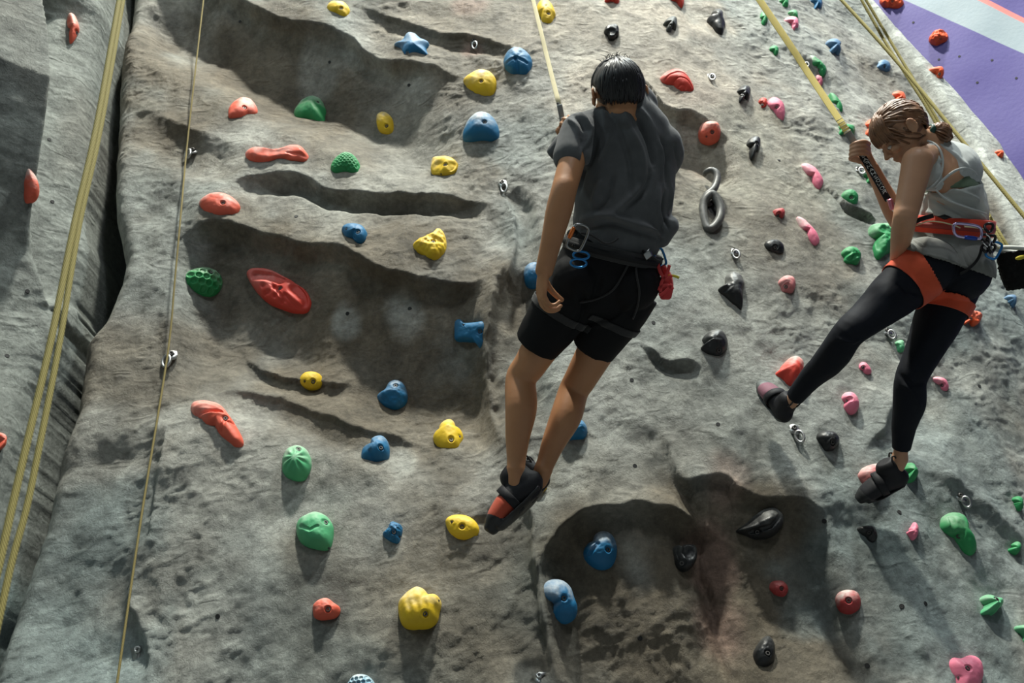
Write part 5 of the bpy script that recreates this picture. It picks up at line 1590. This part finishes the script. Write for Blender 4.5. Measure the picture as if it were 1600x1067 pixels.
# ------------------------------------------------------------------ the woman
def build_woman():
    root = empty('person', W(1478, 420, 3.25), 'woman in grey tank top, navy leggings and red harness gripping the webbing above her', 'person')
    nk = W(1452, 226, 3.16)
    ls = W(1434, 252, 3.03); rs = W(1462, 258, 3.30)
    lat_s = unit(rs-ls)                              # towards her right, away from the camera
    hl = unit(dimg(1, .12, .28))                     # hips face the wall
    lh = W(1444, 425, 3.18); rh = W(1500, 425, 3.24)
    lk = W(1326, 521, 3.08); la = W(1230, 634, 3.34)
    rk = W(1423, 592, 3.20); ra = W(1406, 716, 3.30)
    f = dimg(-.66, .73, .10); u0 = dimg(-.70, -.70, .05); f = unit(f); u = unit(u0-f*(u0@f)); l = np.cross(u, f)
    if l@CF > 0: l = l
    hcn = W(1407, 207, 3.10)
    # ---- skin
    bm = bmesh.new()
    head(bm, hcn, f, u, l, .93)
    limb(bm, [hcn-f*.02-u*.02, W(1432, 218, 3.13), nk], [(.046, .050), (.044, .048), (.050, .055)], l, 20, 4)
    limb(bm, [W(1457, 238, 3.16), W(1475, 262, 3.17), W(1487, 295, 3.18), W(1488, 335, 3.20), W(1484, 375, 3.22), W(1478, 415, 3.23)],
         [(.08, .045), (.125, .070), (.125, .080), (.118, .088), (.125, .105), (.14, .115)], [lat_s, lat_s, unit(lat_s*.75+hl*.25), unit(lat_s*.4+hl*.6), hl, hl], 26, 4)
    limb(bm, [W(1455, 240, 3.12), ls], [.040, .046], None, 16, 4); limb(bm, [W(1457, 240, 3.2), rs], [.040, .044], None, 16, 4)
    # lowered left arm, hand between the thighs
    le = W(1414, 340, 3.01); lw = W(1401, 412, 3.19)
    limb(bm, [ls, ls*.6+le*.4, le*.85+ls*.15, le, le*.7+lw*.3, le*.3+lw*.7, lw], [.053, .047, .0425, .0400, .0385, .030, (.024, .020)], dimg(1, .1), 20, 5)
    d = unit(W(1417, 470, 3.29)-lw)
    hand(bm, lw, d, dimg(1, 0, .3), dimg(.3, .2, 1), .90, curl=(18, 26, 20), thumb_curl=(10, 15, 10), spread=2)
    # raised right arm
    re = W(1404, 345, 3.30); rw = W(1362, 262, 3.20)
    limb(bm, [rs, rs*.5+re*.5, re], [.044, .040, .037], None, 18, 5)
    limb(bm, [re, re*.75+rw*.25, re*.35+rw*.65, rw], [.036, .0375, .030, (.025, .020)], dimg(1, .4), 18, 5)
    # right hand closed round the tape
    palm = W(1350, 243, 3.195)
    limb(bm, [rw, rw*.4+palm*.6, palm, W(1349, 230, 3.20)], [(.024, .019), (.025, .018), (.030, .016), (.028, .013)], dimg(1, .3), 20, 4)
    for i in range(4):
        dx, dy = -1.5*i+1, 6.6*i
        q = [(1358+dx*.2, 225+dy*1.0, 3.185), (1351+dx*.5, 221+dy, 3.150), (1340+dx, 222+dy, 3.135), (1331+dx*.6, 226+dy, 3.150), (1330+dx*.3, 230+dy, 3.178), (1337, 232+dy, 3.185)]
        r0 = [.0072, .0074, .0073, .0066][i]
        limb(bm, [W(*a) for a in q], [r0*1.05, r0*1.05, r0, r0*.98, r0*.9, r0*.8], dimg(0, 1), 12, 4)
    limb(bm, [W(1352, 252, 3.20), W(1340, 250, 3.175), W(1333, 240, 3.170), W(1331, 230, 3.178)], [.0125, .0115, .010, .0088], dimg(1, 0), 12, 4)
    # legs under the leggings, ankles bare
    for h_, k_, a_ in ((lh, lk, la), (rh, rk, ra)):
        limb(bm, [h_, h_*.5+k_*.5, k_, k_*.5+a_*.5, k_*.15+a_*.85, a_], [.070, .055, .038, .036, (.026, .028), (.029, .032)], dimg(1, .1), 20, 5)
    lheel, ltoe = W(1222, 660, 3.36), W(1187, 606, 3.52)
    rheel, rtoe = W(1414, 756, 3.32), W(1347, 786, 3.36)
    limb(bm, [la, la*.55+(lheel*.55+ltoe*.45)*.45, lheel*.4+ltoe*.6], [.031, .028, .020], None, 16, 4)
    limb(bm, [ra, ra*.55+(rheel*.5+rtoe*.5)*.45, rheel*.4+rtoe*.6], [.031, .028, .020], None, 16, 4)
    hands = np.array([lw+d*.1, W(1343, 236, 3.17)])
    def wt(co):
        m = np.min([np.linalg.norm(co-h, axis=1) for h in hands], 0)
        mh = np.linalg.norm(co-hcn, axis=1)
        return np.minimum(np.clip((m-.07)/.10, .06, 1), np.clip((mh-.07)/.10, .22, 1))
    part('body', remesh(bm, .0038, 12, wt), SK_W, root)
    eyes(root, hcn, f, u, l, .93)
    # ---- hair, drawn back into a tied bun
    R_ = (.0725, .090, .085)
    hc2 = hcn+u*.018-f*.010
    thr = lambda df, dl: np.interp(df, [-1, -.45, 0.0, .45, .75, 1], [-.62, -.50, .16, .32, .34, .36])
    cap = part('hair', hair_cap(hc2, f, u, l, R_, thr, .09, 9, .015), M_HAIRW, root)
    tie = W(1452, 204, 3.13)
    td = np.array([(tie-hc2)@l/R_[0], (tie-hc2)@f/R_[1], (tie-hc2)@u/R_[2]]); tdir = unit(td)
    rnd = random.Random(11); bm = bmesh.new()
    st, en = [], []
    for i in range(330):
        a = rnd.uniform(-1.25, 1.25); b_ = rnd.uniform(-.1, .75)
        df = math.cos(a); dl = math.sin(a)*(1 if rnd.random() < .5 else -1)
        df = rnd.uniform(-.5, .80); dl = rnd.uniform(-1, 1)
        z = float(thr(df, abs(dl)))
        z = max(z, .18) if abs(dl) > .5 and -.4 < df < .4 else z; rr_ = math.sqrt(max(.02, 1-z*z)); side = rnd.choice([-1, 1])
        if rnd.random() < .6: s0 = np.array([side*math.sqrt(max(0, rr_**2-min(df, rr_)**2)), df, z+.02+rnd.uniform(0, .25)])
        else: s0 = np.array([rnd.uniform(-.8, .8), rnd.uniform(-.2, .75), .7])
        st.append(s0); en.append(tdir+np.array([rnd.uniform(-.08, .08) for _ in range(3)]))
    strands(bm, hc2, f, u, l, R_, st, en, .0032, 1.085, 9, .03, rnd, .5)
    st, en = [], []
    for i in range(150):                              # fringe
        x = rnd.uniform(-.85, .85)
        st.append(np.array([x*.5+rnd.uniform(-.1, .1), .30+rnd.uniform(-.1, .1), .85])); en.append(np.array([x, .85-.25*abs(x), .13-.20*abs(x)+rnd.uniform(-.14, .12)]))
    strands(bm, hc2, f, u, l, R_, st, en, .0027, 1.10, 8, .03, rnd, .25)
    fin('hair_strands', bm, M_HAIRW, cap)
    bm = bmesh.new()
    limb(bm, [W(1455, 203, 3.13), W(1465, 203, 3.135), W(1474, 208, 3.14), W(1479, 216, 3.14)], [(.016, .016), (.030, .028), (.034, .030), (.022, .020)], l, 20, 4)
    me = remesh(bm, .003, 4); co = get_co(me); no = get_no(me)
    set_co(me, co+no*(.0035*fbm(co*95, 3, 4))[:, None])
    bun = part('hair_bun', me, M_HAIRW, cap)
    bm = bmesh.new()
    for i in range(90):
        a = rnd.uniform(0, 6.28); c_, s_ = math.cos(a), math.sin(a); r_ = rnd.uniform(.024, .037)
        base = W(1456, 203, 3.13)
        axs = unit(W(1479, 214, 3.14)-base); e1 = unit(np.cross(axs, l)); e2 = np.cross(axs, e1)
        o_ = e1*c_+e2*s_
        sweep(bm, cat([base+o_*.010, base+axs*.022+o_*r_*.9, base+axs*.044+o_*r_, base+axs*.066+o_*r_*rnd.uniform(.3, .8)], 3), [.0025, .0028, .0026, .0008], 5)
    fin('bun_strands', bm, M_HAIRW, bun)
    band(W(1454, 203.5, 3.13), unit(u), unit(W(1479, 214, 3.14)-tie), .0165, .0165, .020, .005, 'hair_tie', plain('dark_green_band', (.01, .06, .045), .5), cap, seg=30, wob=.002)
    # ---- sports bra, then the tank top over it
    secs = lambda k: [(.080, .050), (.112+k, .078+k), (.128+k, .092+k), (.124+k, .098+k), (.130+k, .112+k), (.150+k, .128+k)]
    cs = [W(1459, 238, 3.16), W(1475, 262, 3.17), W(1487, 292, 3.18), W(1489, 330, 3.20), W(1486, 370, 3.22), W(1480, 405, 3.23)]
    lats = [lat_s, lat_s, unit(lat_s*.75+hl*.25), unit(lat_s*.4+hl*.6), hl, hl]
    bm = bmesh.new()
    limb(bm, [W(1484, 276, 3.175), W(1487, 287, 3.18), W(1488.5, 301, 3.18)], [(.127, .0845), (.129, .087), (.128, .089)], [unit(lat_s*.8+hl*.2)]*3, 34, 4, False)
    part('sports_bra', remesh(bm, .004, 3), M_BRA, root)
    bm = bmesh.new()
    limb(bm, cs[2:5], [(.138, .099), (.134, .106), (.138, .116)], lats[2:5], 34, 6, False)
    limb(bm, [W(1490, 308, 3.19), W(1508, 318, 3.2), W(1520, 332, 3.2)], [(.09, .06), (.10, .07), (.07, .05)], hl, 20, 4)
    me = remesh(bm, .0042, 10)
    fold(me, [([(1445,300),(1480,312),(1520,330),(1540,345)], .008, .010), ([(1450,310),(1490,328),(1530,345)], .008, -.008), ([(1470,300),(1500,300),(1530,312)], .006, .008),
              ([(1440,330),(1470,335),(1510,345)], .010, .008), ([(1440,290),(1445,320),(1440,345)], .010, -.008)], .004, 10, 3)
    lower = part('tank_top', me, M_TANK, root)
    bm = bmesh.new()                                  # yoke over the shoulder blades
    limb(bm, [W(1461, 232, 3.17), W(1476, 248, 3.18), W(1488, 262, 3.185), W(1493, 274, 3.19)], [(.066, .044), (.104, .074), (.131, .090), (.124, .091)], [lat_s, lat_s, lat_s, unit(lat_s*.8+hl*.2)], 30, 5)
    limb(bm, [W(1455, 232, 3.09), W(1460, 262, 3.07), W(1456, 292, 3.09)], [(.030, .018), (.024, .016), (.036, .020)], dimg(1, .2), 16, 4)
    me = remesh(bm, .004, 8)
    fold(me, [([(1462,222),(1490,240),(1515,262)], .008, .006), ([(1470,235),(1492,262),(1500,285)], .007, -.007), ([(1463,240),(1475,270),(1470,290)], .006, .006)], .003, 12, 6)
    part('top_yoke', me, M_TANKO, lower)
    strip([W(1445, 219, 3.10), W(1462, 226, 3.075), W(1472, 243, 3.06), W(1472, 265, 3.06), W(1464, 284, 3.06), W(1447, 296, 3.05)], .008, .003, -CF+dimg(-1, 0)*.3, 'armhole_hem', M_TANKO, lower)
    strip([W(1461, 296, 3.055), W(1476, 279, 3.045), W(1494, 266, 3.05), W(1511, 263, 3.07), W(1524, 271, 3.10), W(1534, 288, 3.15)], .009, .004, -CF, 'drape_hem', M_TANKO, lower)
    strip([W(1461, 296, 3.05), W(1480, 312, 3.045), W(1505, 322, 3.06), W(1530, 330, 3.09), W(1541, 334, 3.12)], .006, .003, -CF, 'drape_hem', M_TANKO, lower)
    # ---- leggings
    bm = bmesh.new()
    limb(bm, [W(1484, 362, 3.22), W(1480, 390, 3.23), W(1475, 418, 3.235), W(1473, 440, 3.25)], [(.128, .105), (.150, .125), (.166, .140), (.150, .12)], hl, 34, 5)
    blob(bm, W(1502, 426, 3.165), np.eye(3), [.104]*3); blob(bm, W(1446, 418, 3.125), np.eye(3), [.100]*3)
    for h_, k_, a_, c_ in ((W(1440, 424, 3.17), lk, la, dimg(.75, .5, -.6)), (rh, rk, ra, dimg(.3, 0, -.9))):
        end = k_*.12+a_*.88
        limb(bm, [h_, h_*.62+k_*.38, h_*.25+k_*.75, k_, k_*.70+a_*.30+c_*.010, k_*.4+a_*.6, end], [.098, .088, .066, .0565, .0565, .044, (.0335, .0355)], dimg(1, .1), 26, 6, False)
    me = remesh(bm, .0042, 12)
    fold(me, [([(1400,440),(1420,455),(1440,460)], .010, -.006), ([(1310,530),(1330,535),(1345,530)], .008, .004), ([(1405,585),(1425,600),(1445,598)], .009, -.005), ([(1408,600),(1425,612),(1440,640)], .008, .004)], .0018, 12, 4)
    legg = part('leggings', me, M_LEGG, root)
    hemP = W(1478, 411, 3.15); hd = unit(W(1540, 438, 3.18)-W(1412, 396, 3.12)); hn = unit(np.cross(hd, unit(D(1478, 411))))
    if hn[2] < 0: hn = -hn
    tail = shell_from(me, None, None, 0, .011, keep=lambda co, no: ((co-hemP)@hn > 0) & (proj(co)[:, 1] > 340), relax=60)
    fold(tail, [([(1450,370),(1445,390),(1440,400)], .008, .004), ([(1500,380),(1510,400),(1520,424)], .008, -.004), ([(1415,391),(1478,405),(1540,431)], .003, .004), ([(1425,372),(1450,390)], .006, -.004)], .002, 12, 9)
    part('top_hem', tail, M_TAIL, lower)
    # ---- harness
    har = empty('harness', W(1486, 360, 3.2)); har.parent = root; har.matrix_parent_inverse = root.matrix_world.inverted()
    bc = W(1486, 353, 3.215); ax = unit(W(1490, 325, 3.2)-W(1480, 385, 3.225))
    ax = unit(ax+dimg(.22, 0, 0)*.0)
    band(bc, hl, ax, .150, .126, .062, .006, 'waist_belt', M_HARR, har, seg=70)
    band(bc-ax*.004, hl, ax, .1545, .1305, .020, .004, 'belt_webbing', plain('dark_red_webbing', (.30, .03, .02), .6), har, seg=70)
    part('leg_loop', shell_from(me, W(1419, 433, 3.145), unit(dimg(.80, -.58, .1)), .044, .004, .122), M_HARO, har)
    part('leg_loop', shell_from(me, W(1480, 480, 3.225), unit(dimg(.34, -1, .1)), .028, .004, .15), M_HARO, har)
    bm = bmesh.new(); blob(bm, W(1476, 339, 3.062), np.array([dimg(1, .05), dimg(0, -1), -CF]), [.028, .010, .005], 4, 4); fin('buckle', bm, M_BLKAL, har)
    cord([W(1432, 352, 3.05), W(1450, 346, 3.03), W(1470, 347, 3.02), W(1490, 352, 3.03), W(1500, 356, 3.05)], .0022, 'gear_loop', M_WEBP, har)
    cord([W(1507, 354, 3.03), W(1522, 355, 3.02), W(1536, 358, 3.04), W(1545, 362, 3.08)], .003, 'gear_loop', M_WEBP, har)
    strip([W(1428, 348, 3.07), W(1440, 342, 3.06), W(1458, 337, 3.06)], .016, .004, -CF, 'belt_padding', M_HARB, har)
    cord([W(1534, 385, 3.04), W(1531, 398, 3.04), W(1524, 410, 3.045), W(1512, 421, 3.05), W(1500, 428, 3.06)], .0048, 'rear_strap', M_HARB, har)
    cord([W(1546, 392, 3.09), W(1548, 410, 3.11), W(1545, 430, 3.12)], .003, 'rear_strap', M_HARB, har)
    # ---- shoes
    climbing_shoe(root, lheel, ltoe, unit(la-(lheel*.6+ltoe*.4)), dimg(1, .3), .98, (M_SHOEB, M_SHOEG, M_SHOEP, M_RUBBER), 'black and mauve climbing shoe with its toe on the wall')
    climbing_shoe(root, rheel, rtoe, unit(ra-(rheel*.55+rtoe*.45)), dimg(1, .3), 1.05, (M_SHOEB, M_RUBBER, M_SHOEB, M_RUBBER))
    # ---- gear on the belt
    carabiner(W(1512, 361, 3.0), dimg(1, .12), dimg(-.1, -1, 0), .098, .046, .0050, M_PURPAL, plain('blue_gate', (.02, .06, .35), .3, .5), 'lilac carabiner with a dark blue gate across the back of the woman\'s harness')
    dv = empty('belay_device', W(1544, 380, 3.03), 'black tube belay device clipped at the hip of the woman', 'belay device')
    bm = bmesh.new()
    for c_, r_ in (((1545, 356), .014), ((1538, 372), .012), ((1549, 374), .013), ((1540, 388), .012), ((1549, 388), .012)):
        sweep(bm, np.array(closed_catmull3([W(c_[0], c_[1], 3.02)+dimg(1, 0)*r_*math.cos(x)+dimg(0, 1)*r_*1.1*math.sin(x)+CF*.006*math.sin(2*x) for x in np.linspace(0, 6.283, 8, endpoint=False)], 24)), .0048, 8, closed=True)
    fin('device_body', bm, M_BLKAL, dv)
    cord([W(1541, 366, 3.01), W(1547, 372, 3.01), W(1546, 384, 3.01)], .0030, 'cable', M_SILVER, dv)
    cord([W(1533, 372, 3.02), W(1537, 380, 3.01), W(1543, 386, 3.015)], .0028, 'cable', M_SILVER, dv)
    carabiner(W(1553, 391, 3.05), dimg(.55, -1, 0), dimg(1, .4), .062, .040, .0042, M_BLUEAL, M_SILVER, 'small blue carabiner between the belay device and the chalk bag')
    # ---- her webbing and lanyard
    g = W(1338, 222, 3.155)
    top = W(1187, 0, float(proj(pull(g, 1187, 0))[2])*.5+.5*3.35)
    far = top+unit(top-g)*2.2
    t = empty('safety_webbing', top, 'bright yellow flat safety webbing held by the woman', 'webbing')
    fc = -CF
    strip([far, top, W(1262, 113, (proj(top)[2]+3.155)/2), W(1324, 206, 3.157)], [.030, .028, .027, .026], .0024, fc, 'tape', M_WEB, t)
    for k in range(5):
        q = W(1311+3.2*k, 187+4.8*k, 3.152)
        strip([q-dimg(1, -.65)*.014, q+dimg(1, -.65)*.014], .0035, .003, fc, 'stitching', M_WEBP, t)
    strip([W(1323, 204, 3.158), W(1331, 217, 3.160), W(1340, 232, 3.165)], .026, .004, fc, 'sewn_end', M_WEBG, t)
    path = [W(1338, 228, 3.166), W(1349, 246, 3.160), W(1361, 266, 3.140), W(1375, 290, 3.120), W(1388, 313, 3.105)]
    strip(path, .0235, .006, fc, 'lanyard_sleeve', M_HARB, t)
    # zig-zag lettering woven into the sleeve
    PP = cat(path, 8); face = unit(-CF)
    L_ = np.r_[0, np.cumsum(np.linalg.norm(np.diff(PP, axis=0), axis=1))]
    def at(s_, a_):
        i = np.interp(s_, L_, np.arange(len(PP))); i0 = int(min(i, len(PP)-2)); t_ = i-i0
        p = PP[i0]*(1-t_)+PP[i0+1]*t_; T_ = unit(PP[i0+1]-PP[i0]); n_ = unit(face-T_*(face@T_))
        return p+np.cross(T_, n_)*a_+n_*.0042
    bm = bmesh.new()
    def stroke(pts, r=.0015): sweep(bm, np.array([at(*p) for p in pts]), r, 5)
    s0 = .040; w = .0082; st_ = .0158
    glyphs = ['S', 'A', 'F', 'M', 'A', 'H', 'S', 'D', 'N', 'O', 'R', 'K']
    G = {'S': [[(.9,-.5),(1,0),(.8,.8),(.5,0),(.2,-.8),(0,0),(.1,.7)]], 'A': [[(0,-1),(1,0),(0,1)],[(.4,-.6),(.4,.6)]], 'F': [[(0,-.8),(1,-.8),(1,.9)],[(.5,-.8),(.5,.4)]],
         'M': [[(0,-1),(1,-.8),(.4,0),(1,.8),(0,1)]], 'H': [[(0,-.8),(1,-.8)],[(0,.8),(1,.8)],[(.5,-.8),(.5,.8)]], 'D': [[(0,-.8),(1,-.8),(.8,.5),(.5,.8),(.2,.5),(0,-.8)]],
         'N': [[(0,-.8),(1,-.8),(0,.8),(1,.8)]], 'O': [[(0,0),(.2,.8),(.8,.8),(1,0),(.8,-.8),(.2,-.8),(0,0)]], 'R': [[(0,-.8),(1,-.8),(.9,.7),(.5,.6),(.5,-.8)],[(.5,0),(0,.9)]], 'K': [[(0,-.8),(1,-.8)],[(1,.8),(.5,-.6),(0,.8)]]}
    smax = L_[-1]-.01
    for k, gname in enumerate(glyphs):
        b0 = s0+k*st_
        if b0+st_ > smax: break
        for ln in G[gname]:
            stroke([(b0+(1-x)*st_*.72, y*w) for x, y in ln])
    fin('woven_lettering', bm, M_WHITE, t)
    cord([W(1386, 312, 3.10), W(1390, 318, 3.10), W(1394, 326, 3.10), W(1398, 332, 3.12)], .0035, 'connector', M_SILVER, t)
    bm = bmesh.new(); limb(bm, [W(1391, 314, 3.09), W(1394, 325, 3.09)], [.010, .009], None, 12, 3); fin('connector_gate', bm, M_PINKAL, t)
    strip([W(1390, 313, 3.12), W(1405, 335, 3.15), W(1420, 365, 3.30)], .015, .004, fc, 'lanyard_tail', M_HARB, t)
    # ---- chalk bag
    cb = W(1590, 425, 3.22)
    t = empty('chalk_bag', cb, 'black plush chalk bag with a pale fleece rim hanging behind the woman', 'chalk bag')
    bm = bmesh.new()
    limb(bm, [W(1590, 394, 3.22), W(1591, 412, 3.22), W(1594, 435, 3.22), W(1596, 450, 3.22)], [(.072, .055), (.070, .060), (.062, .055), (.050, .045)], dimg(1, .15), 28, 5, False)
    me = remesh(bm, .004, 4); co = get_co(me); no = get_no(me)
    set_co(me, co+no*(.004*fbm(co*110, 2, 7)+.003*fbm(co*30, 2, 8))[:, None])
    part('bag_body', me, M_CHALKBAG, t)
    bm = bmesh.new()
    ringp = [W(1590, 391, 3.22)+dimg(1, .12)*.074*math.cos(x)+unit(CF)*.056*math.sin(x) for x in np.linspace(0, 6.283, 14, endpoint=False)]
    sweep(bm, np.array(closed_catmull3(ringp, 56)), .0085, 10, closed=True)
    bmesh.ops.recalc_face_normals(bm, faces=bm.faces)
    fin('fleece_rim', bm, M_FLEECE, t)
    bm = bmesh.new(); blob(bm, W(1596, 402, 3.155), np.array([dimg(1, -.25), dimg(.25, 1), CF]), [.024, .008, .006], 16, 8); fin('cord_toggle', bm, M_YEL, t)
    cord([W(1562, 388, 3.18), W(1556, 384, 3.10), W(1553, 380, 3.06)], .003, 'hanging_cord', M_WEBP, t)
    return root
build_woman()

# ------------------------------------------------------------------ ropes
def rope(name, pts, r, mat, label, group=None, up_len=2.0, down_len=0.0, extra=()):
    P = [np.asarray(p, float) for p in pts]
    if up_len: P = [P[0]+unit(P[0]-P[1])*up_len]+P
    if down_len: P = P+[P[-1]+unit(P[-1]-P[-2])*down_len]
    if not extra:
        o = cord(P, r, name, mat, None, 4, seg=10, origin=P[len(P)//2])
        return set_props(o, label, 'rope', group)
def vert_rope(px0, py0, z0, pts):
    P0 = W(px0, py0, z0)
    return P0, [W(x, y, float(proj(pull(P0, x, y))[2])) for x, y in pts]
_, q = vert_rope(263, 545, 3.28, [(318,0),(291,245),(263,545),(225,800),(183,1067)])
q = [hit(318, 0)[0]-D(318, 0)*.16, hit(303, 130)[0]-D(303, 130)*.12, hit(291, 240)[0]-D(291, 240)*.10, hit(283, 330)[0]-D(283, 330)*.12, hit(273, 440)[0]-D(273, 440)*.10, hit(262, 553)[0]-D(262, 553)*.085, hit(222, 800)[0]-D(222, 800)*.16, hit(183, 1067)[0]-D(183, 1067)*.20]
rope('rope', q, .0042, M_ROPED, 'thin dull yellow rope hanging against the wall through two steel hangers', None, 0.5, 0.4)
_, q = vert_rope(97, 500, 1.75, [(187,-5),(150,200),(116,350),(80,530),(38,710),(17,800),(-1,880),(-40,1040)])
rope('rope', q, .0066, M_ROPE, 'thick yellow rope hanging free in front of the side buttress, outer strand', 'thick yellow ropes before the side buttress', 1.5, 1.2)
_, q = vert_rope(97, 500, 1.80, [(193,-5),(157,200),(124,350),(94,530),(59,710),(40,800),(18,880),(-18,1040)])
rope('rope', q, .0060, M_ROPE, 'thick yellow rope hanging free in front of the side buttress, inner strand', 'thick yellow ropes before the side buttress', 1.5, 1.2)
P0 = W(1420, 118, 3.9)
rope('rope', [W(1313, -2, 4.25), W(1366, 56, 4.07), W(1420, 118, 3.9), W(1510, 228, 3.6), W(1602, 340, 3.35)], .0078, M_ROPE, 'yellow rope crossing diagonally over the pale border of the wall', None, 2.0, 2.6)
rope('rope', [W(1345, -2, 4.35), W(1381, 62, 4.25), W(1424, 130, 4.1), W(1458, 185, 4.0), W(1540, 337, 3.75), W(1569, 386, 3.68)], .0066, M_ROPE, 'slack yellow rope behind the bun of the woman, the strand nearer her face', 'twin slack ropes behind the woman', 2.0, 1.8)
rope('rope', [W(1352, -2, 4.38), W(1390, 62, 4.28), W(1432, 132, 4.13), W(1464, 186, 4.03), W(1546, 337, 3.78), W(1575, 386, 3.71)], .0066, M_ROPE, 'slack yellow rope behind the bun of the woman, strand nearer the purple wall', 'twin slack ropes behind the woman', 2.0, 1.8)
